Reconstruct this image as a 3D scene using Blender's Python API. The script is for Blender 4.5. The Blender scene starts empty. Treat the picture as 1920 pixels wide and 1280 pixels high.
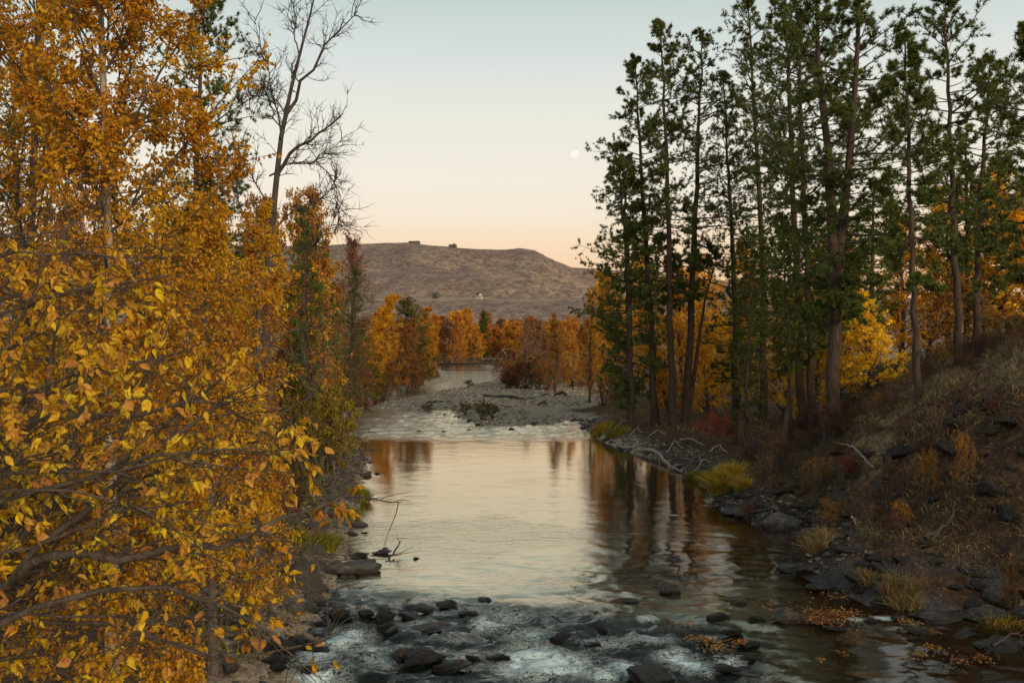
import bpy, math
import numpy as np
from mathutils import Matrix, Vector

C = bpy.context.scene
COL = C.collection
R = math.radians
F = 1866.7            # focal length in pixels of the 1920 px wide photograph (35 mm lens)
EYE = 8.0             # camera height over the water

# ------------------------------------------------------------------ camera, sky, sun, exposure
cam = bpy.data.cameras.new('camera'); cam.lens = 35; cam.sensor_width = 36
cam.clip_start = 0.1; cam.clip_end = 30000
cam.dof.use_dof = True; cam.dof.focus_distance = 12.5; cam.dof.aperture_fstop = 6.3
camo = bpy.data.objects.new('camera', cam); COL.objects.link(camo)
camo.location = (0, 0, EYE); camo.rotation_euler = (R(90), 0, 0)
C.camera = camo

def lin(c):
    c = np.array(c, float) / 255.0
    return tuple(np.where(c <= .04045, c / 12.92, ((c + .055) / 1.055) ** 2.4))

SUN_AZ, SUN_EL = R(148), R(14)      # azimuth clockwise from +Y (the view direction), i.e. behind the camera
w = bpy.data.worlds.new('World'); C.world = w; w.use_nodes = True
nt = w.node_tree; nt.nodes.clear()
def N(nt, t, **k):
    n = nt.nodes.new(t)
    for a, b in k.items(): setattr(n, a, b)
    return n
tc = N(nt, 'ShaderNodeTexCoord'); sep = N(nt, 'ShaderNodeSeparateXYZ')
nt.links.new(tc.outputs['Generated'], sep.inputs[0])
ramp = N(nt, 'ShaderNodeValToRGB')
nt.links.new(sep.outputs['Z'], ramp.inputs[0])
stops = [(0.0, (233, 180, 140)), (.05, (246, 202, 158)), (.08, (250, 213, 174)), (.104, (250, 223, 190)), (.128, (248, 232, 210)),
         (.16, (245, 236, 218)), (.22, (236, 234, 221)), (.265, (222, 227, 220)), (.325, (200, 212, 208)), (.5, (168, 182, 184)), (1.0, (118, 134, 144))]
el = ramp.color_ramp.elements
while len(el) < len(stops): el.new(.5)
for e, (p, c) in zip(el, stops): e.position = p; e.color = (*lin(c), 1)
sky = N(nt, 'ShaderNodeTexSky', sky_type='NISHITA'); sky.sun_disc = False
sky.sun_elevation = SUN_EL; sky.sun_rotation = SUN_AZ; sky.dust_density = 2.0
sc_ = N(nt, 'ShaderNodeVectorMath', operation='SCALE'); sc_.inputs['Scale'].default_value = 10.6
nt.links.new(ramp.outputs[0], sc_.inputs[0])
mx = N(nt, 'ShaderNodeMix', data_type='RGBA'); mx.inputs['Factor'].default_value = .9
nt.links.new(sky.outputs[0], mx.inputs['A']); nt.links.new(sc_.outputs[0], mx.inputs['B'])
bg = N(nt, 'ShaderNodeBackground'); bg.inputs['Strength'].default_value = .1
nt.links.new(mx.outputs['Result'], bg.inputs[0])
wo = N(nt, 'ShaderNodeOutputWorld'); nt.links.new(bg.outputs[0], wo.inputs[0])

sl = bpy.data.lights.new('sun', 'SUN'); sl.energy = 2.6; sl.angle = R(25); sl.color = (1, .83, .58)
so = bpy.data.objects.new('sun', sl); COL.objects.link(so)
sd_ = Vector((math.sin(SUN_AZ) * math.cos(SUN_EL), math.cos(SUN_AZ) * math.cos(SUN_EL), math.sin(SUN_EL)))
so.rotation_euler = sd_.to_track_quat('Z', 'Y').to_euler()
C.view_settings.view_transform = 'Standard'; C.view_settings.look = 'None'
C.view_settings.exposure = 0.0; C.view_settings.gamma = 1; C.view_settings.use_curve_mapping = False
C.cycles.max_bounces = 6; C.cycles.diffuse_bounces = 3; C.cycles.glossy_bounces = 3
C.cycles.transmission_bounces = 3; C.cycles.transparent_max_bounces = 6

# ------------------------------------------------------------------ helpers
def W(px, py, d):                    # the world point seen at a pixel of the photograph at depth d
    return np.array([(px - 960) / F * d, d, EYE + (640 - py) / F * d])
def G(px, py, z=0.0):                # the point of the level z seen at a pixel
    d = F * (EYE - z) / (py - 640)
    return np.array([(px - 960) / F * d, d, z])

def tag(o, label=None, cat=None, group=None, kind=None):
    if label: o['label'] = label
    if cat: o['category'] = cat
    if group: o['group'] = group
    if kind: o['kind'] = kind
    return o

def empty(name, loc):
    o = bpy.data.objects.new(name, None); COL.objects.link(o); o.location = loc
    o.empty_display_size = .3
    return o

class MB:
    last = None
    def __init__(s): s.v = []; s.f = []; s.m = []; s.n = 0
    def add(s, V, Fc, mat=0):
        V = np.asarray(V, float).reshape(-1, 3); Fc = np.asarray(Fc, np.int64)
        s.v.append(V); s.f.append(Fc + s.n); s.m.append((len(Fc), mat)); s.n += len(V)
    def mesh(s, name, mats, smooth=False, off=(0, 0, 0)):
        me = bpy.data.meshes.new(name)
        V = (np.concatenate(s.v) - np.asarray(off, float)).astype(np.float32)
        loops = np.concatenate([f.ravel() for f in s.f]).astype(np.int32)
        tot = np.concatenate([np.full(len(f), f.shape[1]) for f in s.f]).astype(np.int32)
        st = np.concatenate([[0], np.cumsum(tot)[:-1]]).astype(np.int32)
        me.vertices.add(len(V)); me.vertices.foreach_set('co', V.ravel())
        me.loops.add(len(loops)); me.loops.foreach_set('vertex_index', loops)
        me.polygons.add(len(tot)); me.polygons.foreach_set('loop_start', st)
        me.polygons.foreach_set('material_index', np.concatenate([np.full(n, m) for n, m in s.m]).astype(np.int32))
        if smooth: me.polygons.foreach_set('use_smooth', np.ones(len(tot), bool))
        me.update(calc_edges=True)
        for m in mats: me.materials.append(m)
        return me
    def obj(s, name, mats, parent=None, smooth=False, off=(0, 0, 0)):
        me = s.mesh(name, mats if isinstance(mats, (list, tuple)) else [mats], smooth, off)
        o = bpy.data.objects.new(name, me); COL.objects.link(o)
        if parent is not None: o.parent = parent
        return o

def nrm(v): return v / np.maximum(np.linalg.norm(v, axis=-1, keepdims=True), 1e-9)
def perp(D, rng):
    return nrm(np.cross(D, rng.normal(size=D.shape)))

_tab = np.random.default_rng(7).random((256, 256))
def vn(x, y):
    xi = np.floor(x).astype(int); yi = np.floor(y).astype(int); fx = x - xi; fy = y - yi
    fx = fx * fx * (3 - 2 * fx); fy = fy * fy * (3 - 2 * fy)
    a = _tab[xi & 255, yi & 255]; b = _tab[(xi + 1) & 255, yi & 255]; c = _tab[xi & 255, (yi + 1) & 255]; d = _tab[(xi + 1) & 255, (yi + 1) & 255]
    return (a * (1 - fx) + b * fx) * (1 - fy) + (c * (1 - fx) + d * fx) * fy
def fbm(x, y, o=4, g=.5):
    x = np.asarray(x, float); y = np.asarray(y, float); s = 0; a = 1; t = 0
    for k in range(o):
        s = s + a * (vn(x * 2 ** k + 17.3 * k, y * 2 ** k + 5.1 * k) - .5); t += a; a *= g
    return s / t * 2
def ss(a, b, x): t = np.clip((x - a) / (b - a), 0, 1); return t * t * (3 - 2 * t)

def tubes(mb, P, Rr, sides=4, mat=0):
    P = np.asarray(P, float); Rr = np.asarray(Rr, float); n, k, _ = P.shape
    T = nrm(np.gradient(P, axis=1)); A = nrm(T.mean(1))
    ref = np.where(np.abs(A[:, 2:3]) > .8, np.array([[1., 0, 0]]), np.array([[0, 0, 1.]]))
    U = nrm(np.cross(T, ref[:, None, :])); V = np.cross(T, U)
    a = np.arange(sides) / sides * 2 * np.pi
    ring = P[:, :, None, :] + Rr[:, :, None, None] * (np.cos(a)[:, None] * U[:, :, None, :] + np.sin(a)[:, None] * V[:, :, None, :])
    i = (np.arange(n)[:, None, None] * k + np.arange(k - 1)[None, :, None]) * sides
    j = np.arange(sides)[None, None, :]; j2 = (j + 1) % sides
    q = np.stack([i + j, i + j2, i + sides + j2, i + sides + j], -1).reshape(-1, 4)
    mb.add(ring.reshape(-1, 3), q, mat)

def shoots(S, D, L, nseg, jit, up, rng):
    S = np.asarray(S, float); D = nrm(np.asarray(D, float)); L = np.broadcast_to(np.asarray(L, float), (len(S),))
    P = [S]; d = D
    upv = np.zeros_like(S); upv[:, 2] = up
    for k in range(nseg):
        d = nrm(d + rng.normal(size=d.shape) * jit + upv)
        P.append(P[-1] + d * (L / nseg)[:, None])
    return np.stack(P, 1)
def taper(r0, P, p=1.0, end=.15):
    k = P.shape[1]; t = np.linspace(0, 1, k)
    return np.asarray(r0, float).reshape(-1, 1) * (end + (1 - end) * (1 - t) ** p)[None]
def children(P, n, t0, t1, ang, rng, spread=.25):
    N_, K, _ = P.shape
    idx = np.repeat(np.arange(N_), n); t = rng.uniform(t0, t1, len(idx)); f = t * (K - 1); i = np.minimum(f.astype(int), K - 2); f = (f - i)[:, None]
    pos = P[idx, i] * (1 - f) + P[idx, i + 1] * f; T = nrm(P[idx, i + 1] - P[idx, i])
    a = (ang * (1 + spread * rng.normal(size=len(idx))))[:, None]
    D = T * np.cos(a) + perp(T, rng) * np.sin(a)
    return pos, D, idx, t

LEAF2 = (np.array([[0, 0, 0], [-.36, .42, .10], [0, 1, -.04], [.36, .42, .10]]), np.array([[0, 2, 1], [0, 3, 2]]))
LEAF6 = (np.array([[0, 0, 0], [-.24, .2, .05], [-.31, .5, .05], [-.15, .82, -.04], [0, 1.05, -.14], [.15, .82, -.04], [.31, .5, .05], [.24, .2, .05], [0, .45, -.06]]),
         np.array([[0, 8, 1], [1, 8, 2], [2, 8, 3], [3, 8, 4], [4, 8, 5], [5, 8, 6], [6, 8, 7], [7, 8, 0]]))
def leaf_frames(P, D, rng, droop=.6, spread=.6):
    Y = nrm(D * .5 + rng.normal(size=P.shape) * spread + np.array([0, 0, -droop])); X = perp(Y, rng); Z = np.cross(X, Y)
    return X, Y, Z
def leaves(mb, P, D, size, rng, tmpl=LEAF2, droop=.6, spread=.6, mat=0, frames=None):
    X, Y, Z = frames if frames is not None else leaf_frames(P, D, rng, droop, spread)
    s = np.asarray(size).reshape(-1, 1, 1) * np.ones((len(P), 1, 1)); tv, tf = tmpl
    cx = rng.uniform(.6, 1.1, (len(P), 1, 1)); cz = rng.uniform(.2, 3.2, (len(P), 1, 1))
    V = P[:, None, :] + s * (tv[None, :, 0:1] * X[:, None] * cx + tv[None, :, 1:2] * Y[:, None] + tv[None, :, 2:3] * Z[:, None] * cz)
    Fc = tf[None] + (np.arange(len(P)) * len(tv))[:, None, None]
    mb.add(V.reshape(-1, 3), Fc.reshape(-1, tf.shape[1]), mat)

# ------------------------------------------------------------------ materials
def material(name):
    m = bpy.data.materials.new(name); m.use_nodes = True
    return m, m.node_tree, m.node_tree.nodes['Principled BSDF'], m.node_tree.nodes['Material Output']
def noise(nt, scale, detail=4, vec=None, rough=.55, dist=0):
    n = N(nt, 'ShaderNodeTexNoise'); n.inputs['Scale'].default_value = scale; n.inputs['Detail'].default_value = detail
    n.inputs['Roughness'].default_value = rough; n.inputs['Distortion'].default_value = dist
    if vec is not None: nt.links.new(vec, n.inputs['Vector'])
    return n.outputs['Fac']
def rampn(nt, fac, stops, const=False):
    r = N(nt, 'ShaderNodeValToRGB'); nt.links.new(fac, r.inputs[0]); e = r.color_ramp.elements
    if const: r.color_ramp.interpolation = 'CONSTANT'
    while len(e) < len(stops): e.new(.5)
    for q, (p, c) in zip(e, stops): q.position = p; q.color = (*c, 1) if len(c) == 3 else c
    return r.outputs[0]
def mixc(nt, f, a, b, blend='MIX'):
    m = N(nt, 'ShaderNodeMix', data_type='RGBA', blend_type=blend)
    for s, v in (('Factor', f), ('A', a), ('B', b)):
        if isinstance(v, (int, float)): m.inputs[s].default_value = v
        elif isinstance(v, tuple): m.inputs[s].default_value = (*v, 1)
        else: nt.links.new(v, m.inputs[s])
    return m.outputs['Result']
def mth(nt, op, a, b=0.0, c=None):
    m = N(nt, 'ShaderNodeMath', operation=op)
    for i, v in enumerate((a, b) if c is None else (a, b, c)):
        if isinstance(v, (int, float)): m.inputs[i].default_value = v
        else: nt.links.new(v, m.inputs[i])
    return m.outputs[0]
def bump(nt, h, strength, dist, bsdf):
    b = N(nt, 'ShaderNodeBump'); b.inputs['Strength'].default_value = strength; b.inputs['Distance'].default_value = dist
    nt.links.new(h, b.inputs['Height']); nt.links.new(b.outputs[0], bsdf.inputs['Normal'])
def objco(nt): return N(nt, 'ShaderNodeTexCoord').outputs['Object']
def worldco(nt): return N(nt, 'ShaderNodeNewGeometry').outputs['Position']

def leafmat(name, cols, rnd='island', trans=.35, objcolor=False):
    m, nt, p, out = material(name)
    g = N(nt, 'ShaderNodeNewGeometry').outputs['Random Per Island'] if rnd == 'island' else N(nt, 'ShaderNodeObjectInfo').outputs['Random']
    k = len(cols)
    col = rampn(nt, g, [(i / max(k - 1, 1), c) for i, c in enumerate(cols)])
    if objcolor: col = mixc(nt, 1.0, col, N(nt, 'ShaderNodeObjectInfo').outputs['Color'], 'MULTIPLY')
    big = noise(nt, .9, 2, objco(nt))
    if name.startswith('bush'): col = mixc(nt, 1.0, col, rampn(nt, noise(nt, 45, 3, objco(nt) if rnd == 'island' else worldco(nt), .6), [(.34, (.55, .42, .35)), (.5, (1, 1, 1)), (.7, (1.1, 1.1, 1.1))]), 'MULTIPLY')
    hsv = N(nt, 'ShaderNodeHueSaturation'); nt.links.new(col, hsv.inputs['Color'])
    nt.links.new(mth(nt, 'MULTIPLY_ADD', big, .10, .45), hsv.inputs['Hue'])
    nt.links.new(mth(nt, 'MULTIPLY_ADD', big, 1.0, .5), hsv.inputs['Value'])
    nt.links.new(hsv.outputs[0], p.inputs['Base Color']); p.inputs['Roughness'].default_value = .55
    p.inputs['Specular IOR Level'].default_value = .25
    t = N(nt, 'ShaderNodeBsdfTranslucent'); nt.links.new(hsv.outputs[0], t.inputs[0])
    mxs = N(nt, 'ShaderNodeMixShader'); mxs.inputs[0].default_value = trans
    nt.links.new(p.outputs[0], mxs.inputs[1]); nt.links.new(t.outputs[0], mxs.inputs[2]); nt.links.new(mxs.outputs[0], out.inputs[0])
    return m
def barkmat(name, a, b, scale=8):
    m, nt, p, out = material(name)
    mp = N(nt, 'ShaderNodeMapping'); mp.inputs['Scale'].default_value = (1, 1, .25); nt.links.new(objco(nt), mp.inputs[0])
    n = noise(nt, scale, 5, mp.outputs[0], .65)
    nt.links.new(rampn(nt, n, [(.35, a), (.65, b)]), p.inputs['Base Color']); p.inputs['Roughness'].default_value = .9
    bump(nt, n, .9, .06, p)
    return m
M = {}
# a cottonwood's and a cherry's autumn leaves
M['cotton_leaf'] = leafmat('cottonwood_leaf', [(.36, .16, .010), (.54, .25, .010), (.66, .33, .012), (.47, .21, .012), (.74, .41, .02)])
M['cotton_leaf_single'] = leafmat('cottonwood_leaf_single', [(.42, .19, .010), (.56, .26, .010), (.68, .34, .013), (.74, .41, .02)], rnd='obj')
M['bush_leaf'] = leafmat('bush_leaf', [(.68, .41, .015), (.74, .42, .015), (.60, .29, .03), (.36, .15, .045), (.90, .60, .02), (.64, .44, .015), (.60, .27, .05)])
M['bush_leaf_single'] = leafmat('bush_leaf_single', [(.80, .52, .02), (.76, .42, .02), (.66, .32, .06), (.60, .26, .07), (.92, .64, .02), (.70, .34, .04)], rnd='obj')
M['tint_leaf'] = leafmat('tinted_leaf', [(.6, .55, .5), (1, 1, 1), (1.3, 1.25, 1.1), (.85, .8, .9)], objcolor=True)
M['needle'] = leafmat('pine_needle', [(.07, .085, .02), (.11, .14, .03), (.16, .19, .04), (.055, .065, .02)], trans=.25)
M['bark'] = barkmat('pine_bark', (.028, .019, .014), (.085, .05, .034))
M['greybark'] = barkmat('grey_bark', (.055, .042, .032), (.13, .10, .078))
M['palebark'] = barkmat('pale_aspen_bark', (.22, .16, .11), (.50, .42, .31), 9)
M['twig'] = barkmat('twig_bark', (.045, .032, .024), (.12, .088, .066), 14)
M['deadwood'] = barkmat('silver_deadwood', (.22, .18, .15), (.42, .37, .32), 10)
M['darkbranch'] = barkmat('dry_branch_bark', (.035, .026, .02), (.08, .062, .048), 10)
M['darkwood'] = barkmat('dark_deadwood', (.03, .024, .018), (.08, .06, .05), 10)

def rockmat(name, a, b, c, wet=.25):
    m, nt, p, out = material(name)
    oc = objco(nt); n = noise(nt, 2.6, 8, oc, .68, .4); n2 = noise(nt, 16, 5, oc, .7)
    col = rampn(nt, n, [(.3, a), (.5, b), (.72, c)])
    col = mixc(nt, .7, col, rampn(nt, n2, [(.3, (.4, .4, .4)), (.7, (1.5, 1.5, 1.5))]), 'MULTIPLY')
    inf = N(nt, 'ShaderNodeObjectInfo'); col = mixc(nt, 1.0, col, inf.outputs['Color'], 'MULTIPLY')
    sz = N(nt, 'ShaderNodeSeparateXYZ'); nt.links.new(worldco(nt), sz.inputs[0])
    h = mth(nt, 'ADD', sz.outputs['Z'], mth(nt, 'MULTIPLY', n, .25))
    dry = N(nt, 'ShaderNodeMapRange'); dry.inputs['From Min'].default_value = .12 + wet * .3; dry.inputs['From Max'].default_value = .30 + wet; nt.links.new(h, dry.inputs[0])
    col = mixc(nt, dry.outputs[0], mixc(nt, 1.0, col, (.30, .28, .26), 'MULTIPLY'), col)
    nt.links.new(col, p.inputs['Base Color'])
    nt.links.new(mth(nt, 'MULTIPLY_ADD', dry.outputs[0], .6, .28), p.inputs['Roughness'])
    v = N(nt, 'ShaderNodeTexVoronoi', feature='DISTANCE_TO_EDGE'); v.inputs['Scale'].default_value = 2.3; nt.links.new(oc, v.inputs['Vector'])
    hh = mth(nt, 'ADD', mth(nt, 'ADD', n, mth(nt, 'MULTIPLY', n2, .35)), mth(nt, 'MINIMUM', mth(nt, 'MULTIPLY', v.outputs['Distance'], 4), .12))
    bump(nt, hh, 1.0, .22, p)
    return m
M['rock'] = rockmat('basalt_rock', (.022, .019, .017), (.06, .053, .046), (.15, .13, .11))
M['cobble'] = rockmat('river_cobble', (.09, .078, .066), (.15, .13, .108), (.22, .19, .155), .05)

# ------------------------------------------------------------------ the river course and the lie of the land
LEFT = [(470, 1280), (500, 1215), (545, 1180), (600, 1140), (612, 1100), (640, 1075), (648, 1040), (655, 1000), (668, 950), (676, 915), (680, 870), (673, 845), (668, 815), (664, 785), (658, 762), (675, 748), (705, 741), (762, 731), (806, 724), (845, 714), (838, 704), (832, 697)]
RIGHT = [(941, 697), (938, 704), (925, 713), (872, 725), (826, 733), (772, 744), (715, 755), (690, 764), (700, 769), (770, 771), (845, 768), (858, 783), (905, 796), (960, 800), (1025, 795), (1082, 789), (1094, 803), (1112, 817), (1142, 833), (1190, 850), (1240, 863), (1290, 886), (1322, 907), (1338, 926), (1322, 938), (1360, 950), (1418, 982), (1452, 990), (1500, 985), (1516, 1010), (1520, 1035), (1470, 1060), (1505, 1082), (1580, 1115), (1650, 1135), (1760, 1143), (1960, 1135), (2160, 1180)]
Lw = [(-6.6, -60), (-6.2, 5)] + [tuple(G(*p)[:2]) for p in LEFT] + [(-26, 330), (-70, 420)]
Rw = [(-45, 445), (-12, 340)] + [tuple(G(*p)[:2]) for p in RIGHT] + [(19, 10), (20, -60)]
RIVER = np.array(Lw + Rw)
BAR = np.array([tuple(G(*p)[:2]) for p in [(925, 712), (870, 724), (800, 736), (740, 748), (688, 763), (700, 769), (770, 772), (850, 770), (862, 786), (905, 799), (1020, 799), (1088, 792), (1120, 780), (1135, 745), (1140, 715), (1100, 708), (960, 706)]])

def polysdf(x, y, poly):
    x = np.asarray(x, float).ravel(); y = np.asarray(y, float).ravel()
    d2 = np.full(len(x), 1e18); ins = np.zeros(len(x), bool)
    for a, b in zip(poly, np.roll(poly, -1, 0)):
        e = b - a; wx = x - a[0]; wy = y - a[1]; t = np.clip((wx * e[0] + wy * e[1]) / max(e @ e, 1e-9), 0, 1)
        d2 = np.minimum(d2, (wx - t * e[0]) ** 2 + (wy - t * e[1]) ** 2)
        c = (a[1] > y) != (b[1] > y)
        if abs(e[1]) > 1e-12: ins ^= c & (x < a[0] + e[0] * (y - a[1]) / e[1])
    return np.where(ins, -1, 1) * np.sqrt(d2)
X0Y = ([-100, 20, 30, 36, 45, 54, 61, 75, 100, 130, 200, 300], [22, 19.5, 18, 14.5, 13.2, 15.5, 18.7, 23, 31, 42, 70, 120])
def land(x, y, parts=False):
    shp = np.shape(x); x = np.asarray(x, float).ravel(); y = np.asarray(y, float).ravel()
    x = x + fbm(x * .5, y * .5, 3) * .35 * ss(60, 25, np.abs(y)); s = polysdf(x, y, RIVER) + fbm(x * .8, y * .8, 3) * .35
    bar = ss(3.0, -2.0, polysdf(x, y, BAR)) * (s > -1)
    mid = np.interp(y, [0, 40, 90, 130, 200, 300, 420], [3, 2, -3, -12, -18, -14, -40]); right = ss(-1, 1, x - mid)
    p = np.maximum(s, 0)
    rockn = fbm(x * .45 + 9, y * .45, 5, .6); rn2 = fbm(x * 1.6, y * 1.6, 3, .6)
    zl = 1.2 * (1 - np.exp(-p / 2.6)) + .10 * np.clip(p - 3, 0, 30) + ss(.2, 2, p) * (.22 * rockn + .10 * rn2)
    near = ss(75, 45, y)
    zr = (1.1 + .1 * near) * (1 - np.exp(-p / 1.6)) + ss(.1, 1.5, p) * near * (.45 * np.abs(rockn) + .22 * rn2) + ss(.1, 2, p) * .12 * rn2
    x0 = np.interp(y, *X0Y); hx = np.maximum(x - x0, 0); hill = .74 * hx
    cap = np.interp(y, [30, 80, 140, 220], [13, 11, 7, 4]); hill = cap * (1 - np.exp(-hill / cap * 1.25)) * .93 + fbm(x * .12, y * .12, 3) * ss(0, 8, hx) * 1.0
    zr = zr + hill
    zb = .20 * (1 - np.exp(-p / 3.0)) + .06 * fbm(x * .18, y * .09, 3) * ss(0, 2, p) + .02
    z = zl * (1 - right) + zr * right
    z = z * (1 - bar) + zb * bar
    far = ss(240, 330, y); z = z * (1 - far) + (1.3 + fbm(x * .02, y * .02, 3)) * far * ss(0, 3, p) + .02
    bed = -np.minimum(.9, .22 * np.maximum(-s, 0)) - .02
    z = np.where(s < 0, bed, np.maximum(z, .03))
    if parts: return z.reshape(shp), s.reshape(shp), bar.reshape(shp), right.reshape(shp), hx.reshape(shp)
    return z.reshape(shp)
def gz(x, y): return float(land(np.array([x]), np.array([y]))[0])

def spaced(segs):                      # [(start, end, step0, step1)] -> coordinates
    out = [segs[0][0]]
    for a, b, s0, s1 in segs:
        t = a
        while t < b - 1e-6:
            t = t + s0 + (s1 - s0) * (t - a) / (b - a); out.append(min(t, b))
    return np.unique(np.round(out, 4))
def grid(xs, ys, z):
    Xg, Yg = np.meshgrid(xs, ys); V = np.stack([Xg, Yg, z], -1).reshape(-1, 3); nx = len(xs)
    i = (np.arange(len(ys) - 1)[:, None] * nx + np.arange(nx - 1)[None]).ravel()
    return V, np.stack([i, i + 1, i + nx + 1, i + nx], -1)
def setattr_color(me, name, arr):
    a = me.color_attributes.new(name, 'FLOAT_COLOR', 'POINT')
    a.data.foreach_set('color', np.ascontiguousarray(arr, np.float32).ravel())

xs = spaced([(-900, -120, 60, 20), (-120, -16, 12, 1), (-16, 34, .38, .38), (34, 110, .6, 8), (110, 900, 15, 60)])
ys = spaced([(-300, 0, 40, 4), (0, 18, 2, .5), (18, 72, .38, .45), (72, 210, .5, 1.3), (210, 460, 2, 8)])
Xg, Yg = np.meshgrid(xs, ys)
zt, sg, bar_m, right_m, hx_m = land(Xg, Yg, True)
V, Fq = grid(xs, ys, zt)
mb = MB(); mb.add(V, Fq)
m, nt, p, out = material('bank_ground')
at = N(nt, 'ShaderNodeAttribute', attribute_name='mask'); sp = N(nt, 'ShaderNodeSeparateColor'); nt.links.new(at.outputs['Color'], sp.inputs[0])
wc = worldco(nt); n1 = noise(nt, .5, 6, wc, .6); n2 = noise(nt, 3, 6, wc, .65); n3 = noise(nt, 9, 4, wc, .6)
vor = N(nt, 'ShaderNodeTexVoronoi'); vor.inputs['Scale'].default_value = 3.2; nt.links.new(wc, vor.inputs['Vector'])
litter = rampn(nt, n2, [(.28, (.03, .019, .013)), (.45, (.062, .038, .023)), (.58, (.11, .062, .033)), (.72, (.20, .115, .05))])
grav = mixc(nt, .6, rampn(nt, n3, [(.3, (.22, .165, .11)), (.7, (.45, .35, .24))]), rampn(nt, vor.outputs['Color'], [(0, (.16, .12, .085)), (1, (.54, .43, .30))]))
dryg = rampn(nt, n2, [(.3, (.17, .12, .065)), (.7, (.40, .30, .16))])
c = mixc(nt, rampn(nt, mth(nt, 'ADD', sp.outputs['Green'], mth(nt, 'MULTIPLY', mth(nt, 'SUBTRACT', n1, .5), 1.2)), [(.42, (0, 0, 0)), (.6, (1, 1, 1))]), litter, dryg)
c = mixc(nt, rampn(nt, mth(nt, 'ADD', sp.outputs['Red'], mth(nt, 'MULTIPLY', mth(nt, 'SUBTRACT', n2, .5), .6)), [(.4, (0, 0, 0)), (.6, (1, 1, 1))]), c, grav)
c = mixc(nt, mth(nt, 'MULTIPLY', sp.outputs['Blue'], .9), c, rampn(nt, n3, [(.3, (.035, .033, .032)), (.7, (.10, .095, .09))]))
nt.links.new(c, p.inputs['Base Color']); p.inputs['Roughness'].default_value = .95; p.inputs['Specular IOR Level'].default_value = .2
bump(nt, mth(nt, 'ADD', n2, mth(nt, 'MULTIPLY', n3, .5)), 1.0, .15, p)
M['ground'] = m
ground = mb.obj('ground', m, smooth=True); tag(ground, kind='structure')
grav_m = np.maximum(bar_m, (.52 + .48 * ss(60, 90, Yg)) * ss(3.5, .5, sg) * (1 - right_m * ss(75, 60, Yg))); grav_m = np.maximum(grav_m, (sg < .2) * .6)
leafpatch = np.exp(-(((Xg - 10.5) / 6) ** 2 + ((Yg - 112) / 7) ** 2)); grav_m = grav_m * (1 - .8 * leafpatch)
grass_m = ss(4, 9, hx_m) * .75 + .9 * np.exp(-(((Xg - (19 + (Yg - 50) * .45)) / 1.6) ** 2)) * ss(35, 50, Yg) * ss(85, 70, Yg)
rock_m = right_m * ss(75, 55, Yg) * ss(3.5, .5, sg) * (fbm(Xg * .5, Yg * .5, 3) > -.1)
setattr_color(ground.data, 'mask', np.stack([grav_m, grass_m, rock_m, np.ones_like(grav_m)], -1).reshape(-1, 4))

# the hills far behind
RX = np.array([-1600, -400, 0, 300, 620, 700, 770, 850, 900, 940, 975, 1000, 1020, 1045, 1085, 1150, 1300, 1600, 2600]); RY = np.array([500, 475, 466, 461, 459, 457, 456, 464, 468, 470, 468.5, 472, 482, 497, 522, 555, 590, 612, 625])
ridge_x = (RX - 960) / F * 2000; ridge_z = EYE + (640 - RY) / F * 2000
RX2 = np.array([-2000, 800, 1035, 1100, 1250, 1500, 1900, 3000]); RY2 = np.array([560, 520, 501, 504, 515, 545, 575, 600])
r2x = (RX2 - 960) / F * 3300; r2z = EYE + (640 - RY2) / F * 3300
hxs = spaced([(-5000, -900, 200, 20), (-900, 700, 15, 15), (700, 5000, 20, 200)]); hys = spaced([(430, 2200, 11, 13), (2200, 3500, 25, 40), (3500, 9000, 100, 500)])
HX, HY = np.meshgrid(hxs, hys)
def hill_h(x, y):
    rz = np.interp(x, ridge_x, ridge_z); r2 = np.interp(x, r2x, r2z)
    t = np.clip((y - 1130) / (2000 - 1130), 0, 1.0)
    base = np.interp(y, [430, 700, 960, 1130], [.2, 16, 46, 58])
    base = base + fbm(x * .004, y * .004, 3) * 7 * ss(600, 900, y)
    up = np.where(rz > 60, rz - 58, (rz - 58) * 1.0)
    face = base + up * (t ** .82)
    g = fbm(x * .006 + y * .0016, y * .0021, 4, .55)
    face = face + (-np.abs(g) * 40 + 9) * np.sin(np.pi * np.clip(t, 0, 1)) ** .8 + fbm(x * .03, y * .03, 3) * 1.5 * ss(700, 1000, y)
    back = rz - (y - 2000) * .16
    z1 = np.where(y <= 2000, face, np.maximum(back, 20))
    z2 = np.where(y < 3300, 20 + (r2 - 20) * ss(2300, 3300, y), r2 - (y - 3300) * .02)
    return np.maximum(z1, np.where(y > 2200, z2, -1e3))
HZ = hill_h(HX, HY); V, Fq = grid(hxs, hys, HZ); mb = MB(); mb.add(V, Fq)
m, nt, p, out = material('sagebrush_hill')
wc = worldco(nt)
mp = N(nt, 'ShaderNodeMapping'); mp.inputs['Scale'].default_value = (1, .35, 1); mp.inputs['Rotation'].default_value = (0, 0, .5); nt.links.new(wc, mp.inputs[0])
a1 = noise(nt, .006, 7, mp.outputs[0], .68, 1.0); a2 = noise(nt, .05, 5, mp.outputs[0], .7); a3 = noise(nt, .16, 5, mp.outputs[0], .8)
c = rampn(nt, a1, [(.3, (.28, .185, .14)), (.5, (.41, .275, .195)), (.7, (.56, .37, .24))])
c = mixc(nt, rampn(nt, a2, [(.40, (.75, .75, .75)), (.60, (0, 0, 0))]), c, (.16, .118, .10))
c = mixc(nt, rampn(nt, a3, [(.42, (.8, .8, .8)), (.52, (0, 0, 0))]), c, (.12, .092, .078))
ath = N(nt, 'ShaderNodeAttribute', attribute_name='bench'); c = mixc(nt, mth(nt, 'MULTIPLY', ath.outputs['Fac'], .75), c, (.62, .42, .27))
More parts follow.
